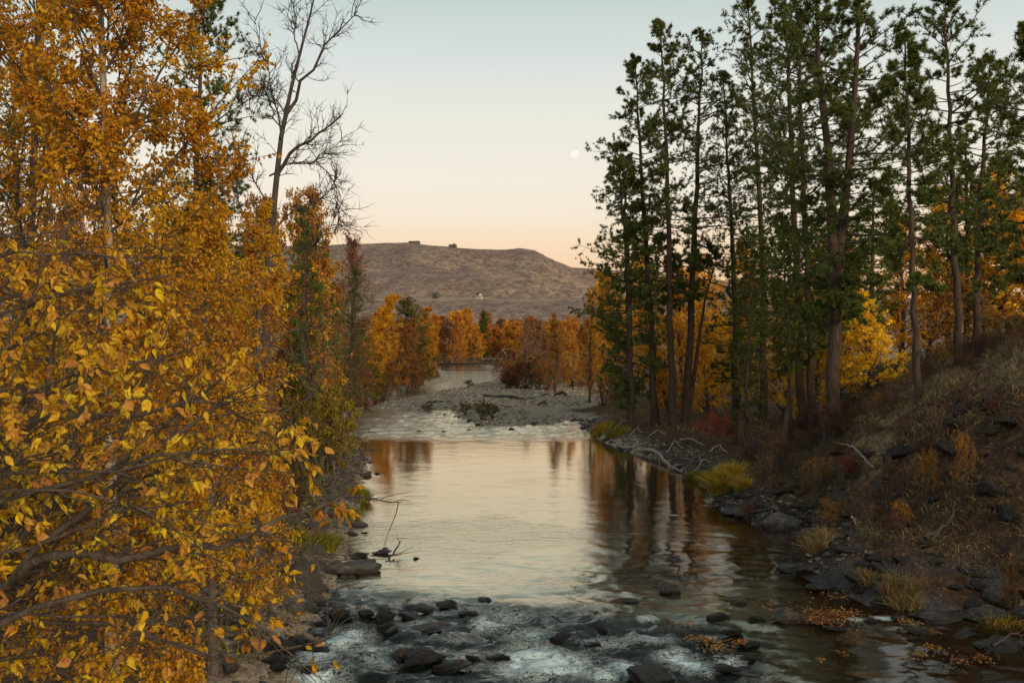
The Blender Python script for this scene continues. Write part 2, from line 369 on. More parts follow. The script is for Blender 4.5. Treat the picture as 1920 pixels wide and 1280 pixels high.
nt.links.new(c, p.inputs['Base Color']); p.inputs['Roughness'].default_value = 1; p.inputs['Specular IOR Level'].default_value = .1
bump(nt, a2, .8, 4, p)
hill = mb.obj('hill', m, smooth=True); tag(hill, kind='structure')
# bare tracks and house pads on the bench
bench = np.exp(-((HY - (1075 + 25 * np.sin(HX * .012))) / 9) ** 2) * ss(-.1, .3, fbm(HX * .012, HY * .02, 3)) * .8
for px, sx in ((755, 32), (895, 24), (930, 40), (825, 22)):
    bench = np.maximum(bench, np.exp(-(((HX - (px - 960) / F * 1060) / sx) ** 2 + ((HY - 1045) / 22) ** 2)))
bench = np.where((HX > -330) & (HX < 60), bench, 0)
setattr_color(hill.data, 'bench', np.repeat(bench.reshape(-1, 1), 4, 1))

# ------------------------------------------------------------------ water
wx = spaced([(-120, -14, 14, 1), (-14, 18, .135, .135), (18, 60, .4, 6)]); wy = spaced([(-60, 18, 8, .5), (18, 38, .10, .16), (38, 70, .2, .45), (70, 135, .35, .8), (135, 445, 1.2, 7)])
WX, WY = np.meshgrid(wx, wy)
rap = ss(32.5, 29.5, WY + .35 * (WX + 1)) * ss(8.5, 4.5, WX - (WY - 23) * .15)
rap = np.maximum(rap, .35 * np.exp(-(((WX - 3.2) / 3.5) ** 2 + ((WY - 32) / 3) ** 2)))
rif = ss(78, 88, WY) * ss(128, 112, WY)
wv = fbm(WX * .9 + .4 * WY, WY * 1.1, 4, .6) * .018 + fbm(WX * .25, WY * .35 + 3, 3) * .012
wv = wv * (.55 + 1.2 * ss(45, 34, WY)) * (1 - .6 * ss(50, 75, WY) * (1 - rif))
ridg = 1 - 2 * np.abs(fbm(WX * .55 + 3, WY * .8 + 1, 4, .6))
ridg2 = 1 - 2 * np.abs(fbm(WX * 1.7 + WY * .5, WY * 2.4 + 1, 4, .6))
wz = wv + rap * ((ridg - .4) * .20 + (ridg2 - .4) * .10 + fbm(WX * 3.2, WY * 4, 3, .65) * .05 - .14) + rif * fbm(WX * .8, WY * 1.3, 3) * .16
V, Fq = grid(wx, wy, wz); mb = MB(); mb.add(V, Fq)
m, nt, p, out = material('river_water')
wc = worldco(nt)
at = N(nt, 'ShaderNodeAttribute', attribute_name='foam'); sp = N(nt, 'ShaderNodeSeparateColor'); nt.links.new(at.outputs['Color'], sp.inputs[0])
mp = N(nt, 'ShaderNodeMapping'); mp.inputs['Rotation'].default_value = (0, 0, R(-25)); mp.inputs['Scale'].default_value = (1, 1.9, 1); nt.links.new(wc, mp.inputs[0])
f1 = noise(nt, 1.8, 8, mp.outputs[0], .74, 2.2); f2 = noise(nt, 7, 5, mp.outputs[0], .7, 1.5)
def ridge(n, k): return mth(nt, 'MAXIMUM', mth(nt, 'SUBTRACT', 1.0, mth(nt, 'MULTIPLY', mth(nt, 'ABSOLUTE', mth(nt, 'SUBTRACT', n, .5)), k)), 0)
lace = mth(nt, 'ADD', mth(nt, 'MULTIPLY', ridge(f1, 9), .50), mth(nt, 'MULTIPLY', ridge(f2, 8), .30))
fm = mth(nt, 'ADD', mth(nt, 'MULTIPLY', sp.outputs['Red'], .95), mth(nt, 'MULTIPLY', lace, mth(nt, 'MINIMUM', mth(nt, 'MULTIPLY', sp.outputs['Red'], 3), 1)))
fm = mth(nt, 'ADD', fm, mth(nt, 'MULTIPLY', mth(nt, 'MULTIPLY', lace, sp.outputs['Green']), .45))
foam = rampn(nt, mth(nt, 'MULTIPLY', fm, .55), [(.46, (0, 0, 0)), (.64, (.5, .5, .5)), (.84, (1, 1, 1))])
deep = mixc(nt, sp.outputs['Green'], (.020, .015, .006), (.008, .013, .011))
deep = mixc(nt, sp.outputs['Blue'], deep, (.022, .011, .004))  # brown pool colour, also used to paint in the dark pine reflections
nt.links.new(mixc(nt, foam, deep, (.72, .84, .82)), p.inputs['Base Color'])
nt.links.new(mth(nt, 'MULTIPLY_ADD', foam, .5, .045), p.inputs['Roughness']); nt.links.new(mth(nt, 'SUBTRACT', 2.7, mth(nt, 'MULTIPLY', mth(nt, 'MAXIMUM', sp.outputs['Green'], sp.outputs['Blue']), 1.3)), p.inputs['IOR']); p.inputs['Specular Tint'].default_value = (1, .90, .70, 1)
wn1 = noise(nt, 4.5, 3, mp.outputs[0], .6, .4); wn2 = noise(nt, 17, 2, mp.outputs[0], .5, .3); wn0 = noise(nt, 1.2, 3, mp.outputs[0], .5, .8)
hh = mth(nt, 'ADD', mth(nt, 'ADD', mth(nt, 'MULTIPLY', wn0, 1.0), mth(nt, 'MULTIPLY', wn1, .35)), mth(nt, 'MULTIPLY', wn2, .08))
hh = mth(nt, 'ADD', hh, mth(nt, 'MULTIPLY', foam, .5))
ca = N(nt, 'ShaderNodeAttribute', attribute_name='calm')
b = N(nt, 'ShaderNodeBump'); nt.links.new(ca.outputs['Fac'], b.inputs['Strength']); b.inputs['Distance'].default_value = .055
nt.links.new(hh, b.inputs['Height']); nt.links.new(b.outputs[0], p.inputs['Normal'])
gl = N(nt, 'ShaderNodeBsdfGlossy'); gl.inputs['Color'].default_value = (1.0, .89, .64, 1); gl.inputs['Roughness'].default_value = .07; nt.links.new(b.outputs[0], gl.inputs['Normal'])
mg = N(nt, 'ShaderNodeMixShader'); nt.links.new(mth(nt, 'MULTIPLY', mth(nt, 'SUBTRACT', 1.0, mth(nt, 'MAXIMUM', sp.outputs['Green'], sp.outputs['Blue'])), .42), mg.inputs[0])
nt.links.new(p.outputs[0], mg.inputs[1]); nt.links.new(gl.outputs[0], mg.inputs[2]); nt.links.new(mg.outputs[0], out.inputs[0])
water = mb.obj('river_water', m, smooth=True); tag(water, kind='structure')
fo = np.zeros_like(WX)
for px, py, wpx, hpx, a in [(1020, 1240, 90, 26, 1.25), (1180, 1250, 50, 16, 1.1), (640, 1195, 40, 14, 1.25), (590, 1258, 40, 14, 1.2), (1290, 1240, 36, 12, 1.25), (930, 1165, 26, 10, 1.1), (650, 1192, 55, 22, 1), (600, 1225, 55, 22, .8), (580, 1262, 75, 22, .9), (690, 1215, 70, 12, .7), (720, 1230, 50, 12, .6), (790, 1168, 60, 10, .6), (905, 1165, 28, 14, .9), (880, 1140, 40, 8, .6), (960, 1150, 60, 18, .55), (985, 1185, 60, 14, .7), (1000, 1225, 75, 24, 1.05), (1070, 1245, 60, 20, 1.05), (960, 1245, 40, 20, .9), (1135, 1200, 60, 10, .6), (1215, 1157, 22, 8, .8), (1215, 1195, 60, 9, .75), (1265, 1225, 40, 14, .95), (1305, 1245, 40, 16, 1), (1130, 1262, 40, 16, .9), (1370, 1235, 35, 10, .7), (1335, 1185, 18, 6, .8), (1605, 1161, 22, 4, .9), (1655, 1158, 26, 5, .9), (1260, 965, 26, 2.5, .5), (1190, 1000, 40, 2, .4), (850, 1195, 60, 10, .4), (1100, 1135, 90, 16, .3)]:
    g = G(px, py); dx = wpx / F * g[1]; dy = max(hpx / F * g[1] ** 2 / EYE, .25)
    fo = np.maximum(fo, a * np.exp(-((WX - g[0]) / dx) ** 2 - ((WY - g[1]) / dy) ** 2))
pool = np.maximum(ss(5.5, 9.5, WX - (WY - 25) * .05) * ss(45, 35, WY), .85 * ss(1.8, 4.2, WX + (30 - WY) * .04) * ss(64, 50, WY) * ss(31, 34, WY))  # brown pool, then dark pine reflections painted over the right half upstream
setattr_color(water.data, 'foam', np.stack([fo, np.clip(rap + fo, 0, 1), pool, np.ones_like(fo)], -1).reshape(-1, 4))
calm = np.clip((.16 + .22 * ss(-.05, .35, fbm(WX * .22, WY * .12, 3))) * ss(66, 42, WY) + .05 + rif * 1.6 + rap * .9, 0, 1.7) * (1 - .55 * pool); calm = np.where(WY > 135, 2.6, calm)
setattr_color(water.data, 'calm', np.repeat(calm.reshape(-1, 1), 4, 1))

# the moon: a ball of rock far away, its sunlit right side painted as emission, the rest clear
m, nt, p, out = material('moonlight')
nt.nodes.remove(p); geo = N(nt, 'ShaderNodeNewGeometry'); dt = N(nt, 'ShaderNodeVectorMath', operation='DOT_PRODUCT')
nt.links.new(geo.outputs['Normal'], dt.inputs[0]); dt.inputs[1].default_value = tuple(nrm(np.array([.93, -.12, -.22])))
fac = rampn(nt, dt.outputs['Value'], [(.0, (0, 0, 0)), (.22, (1, 1, 1))])
em = N(nt, 'ShaderNodeEmission'); em.inputs[0].default_value = (*lin((255, 250, 236)), 1)
nt.links.new(rampn(nt, noise(nt, .03, 3, objco(nt)), [(.35, (.96, .96, .96)), (.6, (1.04, 1.04, 1.04))]), em.inputs['Strength'])
tr = N(nt, 'ShaderNodeBsdfTransparent'); ms = N(nt, 'ShaderNodeMixShader')
nt.links.new(fac, ms.inputs[0]); nt.links.new(tr.outputs[0], ms.inputs[1]); nt.links.new(em.outputs[0], ms.inputs[2]); nt.links.new(ms.outputs[0], out.inputs[0])
import bmesh
bm = bmesh.new(); bmesh.ops.create_uvsphere(bm, u_segments=40, v_segments=24, radius=7.8 / F * 9500)
me = bpy.data.meshes.new('moon'); bm.to_mesh(me); bm.free(); me.materials.append(m)
for q in me.polygons: q.use_smooth = True
mo = bpy.data.objects.new('moon', me); COL.objects.link(mo); mo.location = W(1078, 289, 9500)
tag(mo, 'pale gibbous moon hanging in the cream coloured evening sky', 'moon')

# ------------------------------------------------------------------ builders: trees
def pathpts(pts, d, base=None):
    P = [W(px, py, d) for px, py in pts]
    return np.array(P)
def resample(P, k):
    P = np.asarray(P, float); s = np.concatenate([[0], np.cumsum(np.linalg.norm(np.diff(P, axis=0), axis=1))]); t = np.linspace(0, s[-1], k)
    return np.stack([np.interp(t, s, P[:, i]) for i in range(3)], -1)

def needles(mb, P, D, size, rng, n=10, wd=.022):
    k = len(P); d = nrm(np.repeat(D, n, 0) * .55 + nrm(rng.normal(size=(k * n, 3))) * .85)
    p = np.repeat(P, n, 0); s = (np.repeat(np.asarray(size) * np.ones(k), n) * rng.uniform(.65, 1.15, k * n))[:, None]
    u = perp(d, rng) * wd * rng.uniform(.6, 1.4, (k * n, 1)); V = np.stack([p - u, p + u, p + d * s], 1)
    mb.add(V.reshape(-1, 3), np.arange(k * n * 3).reshape(-1, 3))

def pine(label, d, pts, r0, crown_py, Rm, seed, tufts=3600, group=None, forks=(), dens=1.0, cat='pine tree', shape='pine', col=(1, 1, 1, 1), dead=.35, needle=.27, tail=.35):
    """pts: pixels of the trunk from the ground up, all at depth d."""
    rng = np.random.default_rng(seed)
    trunk = pathpts(pts, d); base = trunk[0].copy(); g = gz(base[0], base[1]); base[2] = g
    trunk[0, 2] = min(trunk[0, 2], g - .3)
    root = empty('pine_tree', base); tag(root, label, cat, group)
    tw = MB(); K = 22; tp = resample(trunk, K); tp[1:-1] += rng.normal(size=(K - 2, 3)) * [.05, .05, 0]
    tt = np.linspace(0, 1, K); rr = r0 * (1 - tt) ** .8 + .03 + r0 * .5 * np.exp(-tt * 28)
    stems = [(tp, rr)]
    for fp, fr in forks:
        q = resample(pathpts(fp, d), 16); stems.append((q, fr * (1 - np.linspace(0, 1, 16)) ** .8 + .03))
    for q, r in stems: tubes(tw, q[None], r[None], 9)
    tw.obj('trunk', M['bark'], root, True, base)
    wood = MB(); nd = MB(); ztop = W(0, crown_py + (50 if seed < 120 else 0), d)[2]; Rm *= 1.08 if seed < 120 else 1
    tot = sum(len(q) for q, _ in stems)
    for si, (q, r) in enumerate(stems):
        zt = q[-1, 2]; h = zt - ztop
        if h < 1: h = 3; 
        nb = int(max(14, h * 5.2 * dens / (1 if len(stems) == 1 else 1.15)))
        t = np.linspace(0, 1, nb) ** 1.0; t = np.clip(t + rng.uniform(-.02, .02, nb), 0, .985)      # 0 at the crown's foot
        z = zt - h * (1 - t); f = np.interp(z, q[:, 2], np.arange(len(q))); i = np.minimum(f.astype(int), len(q) - 2); ff = (f - i)[:, None]
        S = q[i] * (1 - ff) + q[i + 1] * ff
        if shape == 'fir': prof = Rm * (1 - t) ** .8 + .25
        else: prof = Rm * np.interp(t, [0, .15, .4, .7, .9, 1], [.7, .95, 1.2, .98, .6, .16])
        prof = prof * rng.uniform(.55, 1.25, nb) * (1 + .3 * np.sin(z * 1.3 + seed))
        az = rng.uniform(0, 2 * np.pi, nb); ele = np.interp(t, [0, .35, .7, 1], [-.5, -.1, .3, .9]) if shape != 'fir' else np.interp(t, [0, 1], [-.35, .3])
        D = np.stack([np.cos(az) * np.cos(ele), np.sin(az) * np.cos(ele), np.sin(ele)], -1)
        B = shoots(S, D, prof, 4, .16, .08, rng); tubes(wood, B, taper(.018 + .012 * prof, B), 3)
        nch = 8; L2 = .43
        p2, d2, idx, tp2 = children(B, nch, .3, 1.0, .8, rng)
        l2 = prof[idx] * L2 * (1.15 - .75 * tp2) * rng.uniform(.5, 1.3, len(idx)); T2 = shoots(p2, d2, l2, 2, .18, .12, rng)
        tubes(wood, T2, taper(np.full(len(T2), .012), T2), 3)
        nt_ = int(tufts * 1.45 / len(stems))
        allT = T2; pk = rng.integers(0, len(allT), nt_); tk = rng.uniform(.05, 1, nt_) ** .7 * 2; i = np.minimum(tk.astype(int), 1); ff = (tk - i)[:, None]
        P = allT[pk, i] * (1 - ff) + allT[pk, i + 1] * ff; Dn = nrm(allT[pk, i + 1] - allT[pk, i] + [0, 0, .15])
        P = np.concatenate([P, T2[:, -1], B[:, -1]]); Dn = np.concatenate([Dn, nrm(T2[:, -1] - T2[:, -2] + [0, 0, .01]), nrm(B[:, -1] - B[:, -2])])
        needles(nd, P, Dn, needle, rng, 9, .026)
        # dead snags under the crown
        if dead > 0 and si == 0:
            n = int(26 * dead * 2); z = rng.uniform(g + 2.5, max(ztop, g + 5), n); f = np.interp(z, q[:, 2], np.arange(len(q))); i = np.minimum(f.astype(int), len(q) - 2); S = q[i]
            az = rng.uniform(0, 6.28, n); D = np.stack([np.cos(az), np.sin(az), rng.uniform(-.4, .3, n)], -1)
            Bd = shoots(S, D, rng.uniform(.4, 1.9, n), 5, .18, 0, rng); tubes(wood, Bd, taper(np.full(n, .022), Bd), 3)
            p3, d3, ix, _ = children(Bd, 3, .4, 1, .8, rng); Bt = shoots(p3, d3, rng.uniform(.2, .7, len(p3)), 3, .2, 0, rng); tubes(wood, Bt, taper(np.full(len(Bt), .01), Bt), 3)
    wood.last = wood.obj('branches', M['darkbranch'], root, False, base)
    wood.last['kind'] = 'stuff'; c = nd.obj('crown', M['needle'], root, False, base); c.color = col
    return root


def decid(seed, H, r0, t0, Rc, n1, n2, n3, nleaf, leaf, bias=.5, prof=None, trunkpath=None, jit=.13, up=.06, tmpl=LEAF2, droop=.5, n1seg=7, sidesb=4, multi=1, wood_mat=None, leaf_in=.35, keep=False, kz=.0, ang1=None, off=0.0):
    """A broadleaf tree standing on the origin (or along trunkpath). Returns wood MB, leaf data."""
    rng = np.random.default_rng(seed); wood = MB(); tr = MB()
    stems = []
    if trunkpath is not None: stems = [resample(trunkpath, 18)]
    else:
        for k in range(multi):
            a = rng.uniform(0, 6.28); l = .04 if multi == 1 else .28
            D = np.array([[math.cos(a) * l, math.sin(a) * l, 1.]])
            stems.append(shoots(np.array([[rng.normal() * .15 * (multi > 1), rng.normal() * .15 * (multi > 1), -.3]]), D, H * (1 if k == 0 else rng.uniform(.65, .95)), 14, .05, .05, rng)[0])
    if prof is None: prof = lambda t: np.sin(np.pi * np.clip(t, 0, 1) ** .75) ** .7
    Ps, Ds = [], []
    for q in stems:
        K = len(q); tt = np.linspace(0, 1, K); rs = r0 / math.sqrt(len(stems)); tubes(tr, q[None], (rs * (1 - tt) ** .75 + .01 + rs * .4 * np.exp(-tt * 25))[None], 8)
        n = max(4, n1 // len(stems)); t = np.linspace(t0, .99, n) + rng.uniform(-.02, .02, n); t = np.clip(t, 0, .99); f = t * (K - 1); i = np.minimum(f.astype(int), K - 2); ff = (f - i)[:, None]
        S = q[i] * (1 - ff) + q[i + 1] * ff; tn = (t - t0) / (1 - t0)
        L = Rc * np.maximum(prof(tn), .12) * rng.uniform(.7, 1.25, n); az = np.arange(n) * 2.4 + rng.uniform(-.5, .5, n); el = bias + .5 * tn + rng.normal(size=n) * .15
        D = np.stack([np.cos(az) * np.cos(el), np.sin(az) * np.cos(el), np.sin(el)], -1)
        B = shoots(S, D, L, n1seg, jit, up, rng); tubes(wood, B, taper(.35 * rs * (1 - tn * .7) * np.minimum(1, L / Rc + .2), B), sidesb)
        p2, d2, ix, t2 = children(B, n2, .2, 1, .75, rng); L2 = L[ix] * .45 * (1.2 - .7 * t2) * rng.uniform(.6, 1.3, len(ix))
        B2 = shoots(p2, d2, L2, 4, jit * 1.2, up, rng); tubes(wood, B2, taper(.12 * rs * np.ones(len(B2)) * .8, B2), 3)
        p3, d3, ix3, t3 = children(B2, n3, .15, 1, .7, rng); L3 = L2[ix3] * .5 * rng.uniform(.6, 1.3, len(ix3))
        B3 = shoots(p3, d3, L3, 3, jit * 1.4, 0, rng); tubes(wood, B3, taper(np.maximum(.035 * rs, .003) * np.ones(len(B3)), B3), 3)
        nl = nleaf // len(stems)
        act = rng.permutation(len(B3))[:int(len(B3) * (.6 if trunkpath is None else .9))]; a = act[rng.integers(0, len(act), nl)]; tk = rng.uniform(.05, 1, nl) * 3; i = np.minimum(tk.astype(int), 2); ff = (tk - i)[:, None]
        Ps.append(B3[a, i] * (1 - ff) + B3[a, i + 1] * ff + rng.normal(size=(nl, 3)) * leaf * .5); Ds.append(nrm(B3[a, i + 1] - B3[a, i]))
    P = np.concatenate(Ps); D = np.concatenate(Ds)
    return tr, wood, P, D, rng

# ------------------------------------------------------------------ left foreground: yellow cottonwood, leafy branches of the riverside cherry
def split_leaves(root, P, D, size, rng, tmpl, droop, spread, mat_all, mat_one, base, nbig=300, visible=None):
    fr = leaf_frames(P, D, rng, droop, spread); size = size * rng.uniform(.65, 1.2, len(P))
    px = 960 + F * P[:, 0] / P[:, 1]; py = 640 - F * (P[:, 2] - EYE) / P[:, 1]
    score = size / P[:, 1] * ((px > 3) & (px < 1915) & (py > 3) & (py < 1275))
    if visible is not None: score = score * visible(px, py)
    order = np.argsort(-score); big = order[:nbig]; rest = order[nbig:]
    mbx = MB(); leaves(mbx, P[rest], D[rest], size[rest], rng, tmpl, frames=tuple(f[rest] for f in fr))
    o = mbx.obj('leaves', mat_all, root, True, base); o['kind'] = 'stuff'
    mes = []
    for cx, cz in ((1, 1), (.7, 2.6), (.85, -1.5), (1.05, .4), (.6, 3.5)):
        one = MB(); one.add(tmpl[0] * [cx, 1, cz], tmpl[1]); mes.append(one.mesh('leaf', [mat_one], True))
    for k in big:
        me = mes[int(k) % 5]
        m4 = Matrix([[*(fr[0][k, r], fr[1][k, r], fr[2][k, r]), 0] for r in range(3)] + [[0, 0, 0, 1]])
        lf = bpy.data.objects.new('leaf', me); COL.objects.link(lf); lf.parent = root
        lf.matrix_basis = Matrix.Translation(Vector(P[k] - base)) @ m4 @ Matrix.Scale(float(size[k]), 4)

def cottonwood(label, d, pts, r0, t0, Rc, seed, nleaf, n1=60, extra=None, single=True, leaf=.075, prof=None, col=None):
    tp = pathpts(pts, d); base = tp[0].copy(); base[2] = gz(base[0], base[1]); tp[0, 2] = base[2] - .3
    root = empty('cottonwood_tree', base); tag(root, label, 'cottonwood tree')
    tr, wood, P, D, rng = decid(seed, 0, r0, t0, Rc, n1, 8, 5, nleaf, leaf, bias=.55, trunkpath=tp, up=.07, prof=prof or (lambda t: np.interp(t, [0, .3, .7, 1], [.8, 1, .85, .35])))
    if extra is not None:
        for q, r in extra:
            q = resample(np.array([W(*a) for a in q]), 9)[None]; tubes(wood, q, taper([r], q), 5)
            p2, d2, ix, t2 = children(q, 26, .3, 1, .7, rng); B2 = shoots(p2, d2, rng.uniform(.2, .6, len(p2)), 4, .15, .05, rng); tubes(wood, B2, taper(np.full(len(B2), .006), B2), 3)
            n = 420; a = rng.integers(0, len(B2), n); tk = rng.uniform(.1, 4, n) * .999; i = tk.astype(int); ff = (tk - i)[:, None]
            P = np.concatenate([P, B2[a, i] * (1 - ff) + B2[a, i + 1] * ff]); D = np.concatenate([D, nrm(B2[a, i + 1] - B2[a, i])])
    tr.obj('trunk', M['palebark'] if single else M['greybark'], root, True, base); wood.obj('branches', M['greybark'], root, False, base)['kind'] = 'stuff'
    if single: split_leaves(root, P, D, leaf, rng, LEAF2, .75, .55, M['cotton_leaf'], M['cotton_leaf_single'], base)
    else:
        mbx = MB(); leaves(mbx, P, D, leaf * rng.uniform(.65, 1.2, len(P)), rng, LEAF2, .75, .55); mbx.obj('crown', M['cotton_leaf'], root, True, base)
    return root
cottonwood('tall golden cottonwood with a straight pale trunk at the left, rising above the frame', 13.0,
           [(215, 1500), (208, 900), (204, 640), (202, 430), (195, 200), (188, 0), (182, -330)], .115, .12, 2.15, 11, 62000, 92,
           extra=[([(215, 420, 13), (300, 330, 13), (380, 230, 12.8), (430, 170, 12.6), (485, 112, 12.5)], .025),
                  ([(215, 560, 13), (330, 440, 12.8), (420, 340, 12.6), (480, 290, 12.5)], .022),
                  ([(210, 300, 13), (290, 150, 13), (350, 60, 13), (400, -40, 13)], .024),
                  ([(210, 700, 13), (340, 600, 12.8), (450, 540, 12.6), (540, 520, 12.5)], .022)])
cottonwood('second orange cottonwood behind, filling the top left corner', 18.5,
           [(30, 1300), (40, 800), (60, 400), (70, 100), (80, -350)], .12, .2, 3.2, 12, 46000, 80, single=False, leaf=.085)
cottonwood('short orange cottonwood between the pale trunk and the bare dead tree', 23.0,
           [(400, 1250), (395, 900), (385, 640), (380, 420)],   .11, .15, 2.15, 13, 24000, 50, single=False, leaf=.085)

cottonwood('loose golden cottonwood around the foot of the bare dead tree', 25.0,
           [(482, 1200), (480, 900), (484, 640), (486, 400)], .10, .12, 1.45, 14, 14000, 46, single=False, leaf=.08)
# the near cherry: limbs coming in from the left, root left of the frame
def near_cherry():
    rng = np.random.default_rng(5); base = np.array([-5.2, 6.0, gz(-5.2, 6.0)])
    root = empty('cherry_tree', base); tag(root, 'spreading yellow leaved tree with bare dark limbs at the bottom left, nearest the viewer', 'tree')
    fork = np.array([-4.6, 5.9, 5.9]); fork2 = np.array([-4.5, 5.9, 5.2])
    L = []
    def limb(pts, r, start=None):
        q = [W(*a) for a in pts]
        if start is not None: q = [start, *q]
        L.append((resample(np.array(q), 12), r))
    limb([(0, 1110, 5.8), (60, 1040, 5.8), (110, 985, 5.8), (160, 950, 5.9), (230, 905, 6), (290, 850, 6), (345, 810, 6.1), (400, 770, 6.2)], .034, fork)
    limb([(60, 1042, 5.7), (110, 1036, 5.6), (165, 1034, 5.6), (230, 1050, 5.6), (290, 1040, 5.6), (345, 1025, 5.6), (430, 1026, 5.7), (490, 985, 5.8), (570, 960, 5.9), (655, 925, 6)], .024, W(30, 1080, 5.8))
    limb([(0, 1165, 5.4), (60, 1130, 5.4), (150, 1112, 5.4), (240, 1104, 5.5), (320, 1106, 5.5), (420, 1130, 5.5), (520, 1190, 5.6)], .026, fork2)
    limb([(0, 1030, 6.2), (60, 985, 6.3), (105, 930, 6.4), (128, 860, 6.5), (150, 760, 6.6), (190, 660, 6.6)], .03, fork)
    limb([(0, 930, 5.3), (25, 912, 5.2), (90, 916, 5.2), (170, 930, 5.2), (240, 960, 5.3), (330, 980, 5.4)], .014, fork)
    limb([(0, 1185, 6), (40, 1182, 5.9), (110, 1150, 5.9), (200, 1175, 5.9), (330, 1215, 6), (470, 1240, 6), (610, 1200, 6)], .02, fork2)
    limb([(-40, 900, 6.8), (60, 800, 6.8), (110, 650, 6.8), (125, 520, 6.8), (120, 420, 6.8)], .02, fork)
    limb([(-60, 800, 6), (20, 640, 6), (60, 540, 6), (80, 450, 6)], .018, fork)
    limb([(0, 980, 7.2), (120, 860, 7.2), (240, 760, 7.2), (300, 660, 7.2), (330, 580, 7.2)], .022, fork)
    limb([(100, 960, 7), (250, 850, 7), (380, 740, 7), (480, 660, 7.1), (560, 610, 7.2)], .02, fork)
    limb([(100, 1010, 6.8), (260, 900, 6.8), (420, 850, 6.8), (520, 780, 6.8), (590, 740, 6.9)], .018, fork)
    for k in range(30):
        ty = rng.uniform(440, 1330); tx = rng.uniform(120, np.interp(ty, [400, 600, 850, 1000, 1100, 1300], [180, 480, 570, 520, 470, 540])); d = rng.uniform(5.0, 8.2)
        e = W(tx, ty, d); s = fork if ty < 1050 else fork2; s = s + rng.normal(size=3) * .35 + [0, 0, (1080 - ty) / F * 3.2]
        mid = s * .5 + e * .5 + rng.normal(size=3) * .15 + [0, 0, .25]
        L.append((resample(np.array([s, s * .75 + mid * .25, mid, e * .6 + mid * .4 + [0, 0, .08], e]), 12), rng.uniform(.011, .02)))
    tr = MB(); st = resample(np.array([base - [0, 0, .3], [-5.1, 6, 3.0], fork2, fork]), 10); tubes(tr, st[None], (.10 * (1 - np.linspace(0, 1, 10) * .5))[None], 10)
    st2 = resample(np.array([[-5.1, 6, 3.0], [-5.4, 6.6, 5.5], [-5.0, 6.8, 7.5], [-4.6, 6.8, 9.2]]), 10); tubes(tr, st2[None], (.07 * (1 - np.linspace(0, 1, 10) * .7))[None], 8)
    tr.obj('trunk', M['greybark'], root, True, base)
    Q = np.stack([q for q, _ in L]); Q[:, 1:-1] += rng.normal(size=Q[:, 1:-1].shape) * .018
    for q, (_, r) in zip(Q, L):
        one = MB(); tubes(one, q[None], taper([r * 1.25], q[None], .8, .2), 7); one.obj('limb', M['twig'], root, True, base)
    tw = MB()
    p2, d2, ix, t2 = children(Q, 13, .22, 1, .65, rng); l2 = rng.uniform(.35, 1.0, len(p2)) * (1.25 - .6 * t2)
    B2 = shoots(p2, d2, l2, 7, .17, .015, rng); tubes(tw, B2, taper(rng.uniform(.004, .008, len(B2)), B2), 4)
    p3, d3, ix, t3 = children(B2, 5, .15, 1, .7, rng); B3 = shoots(p3, d3, rng.uniform(.12, .42, len(p3)), 5, .2, -.01, rng); tubes(tw, B3, taper(rng.uniform(.002, .0038, len(B3)), B3, 1, .4), 3)
    tw.obj('twigs', M['twig'], root, False, base)['kind'] = 'stuff'
    n = 16000; A = B3; act = rng.permutation(len(A))[:int(len(A) * .42)]; a = act[rng.integers(0, len(act), n)]; tk = rng.uniform(0, 1, n) ** .7 * 4.99; i = tk.astype(int); ff = (tk - i)[:, None]
    P = A[a, i] * (1 - ff) + A[a, i + 1] * ff; D = nrm(A[a, i + 1] - A[a, i])
    px = 960 + F * P[:, 0] / P[:, 1]; py = 640 - F * (P[:, 2] - EYE) / P[:, 1]
    lim = np.interp(py, [250, 400, 560, 640, 800, 900, 1000, 1080, 1150, 1250, 1400], [110, 230, 330, 480, 600, 690, 680, 560, 560, 640, 620])
    dens = ss(lim + 30, lim - 60, px) * ss(380, 560, py + 60 * np.sin(px * .03)) * np.where((px > 480), .75, 1) * (1 - .62 * ss(880, 1040, py) * ss(.30, .5, vn(px / 90. + 7, py / 70.))) * (1 - .7 * ss(.40, .65, vn(px / 55. + 3, py / 55.)))
    dens = dens * np.where((P[:, 1] < 5.75) & (px < 470) & (py > 840), .35, 1)
    keep = (rng.random(n) < dens) & (P[:, 1] > 3.4)
    split_leaves(root, P[keep], D[keep], .069, rng, LEAF6, .6, .5, M['bush_leaf'], M['bush_leaf_single'], base)
near_cherry()

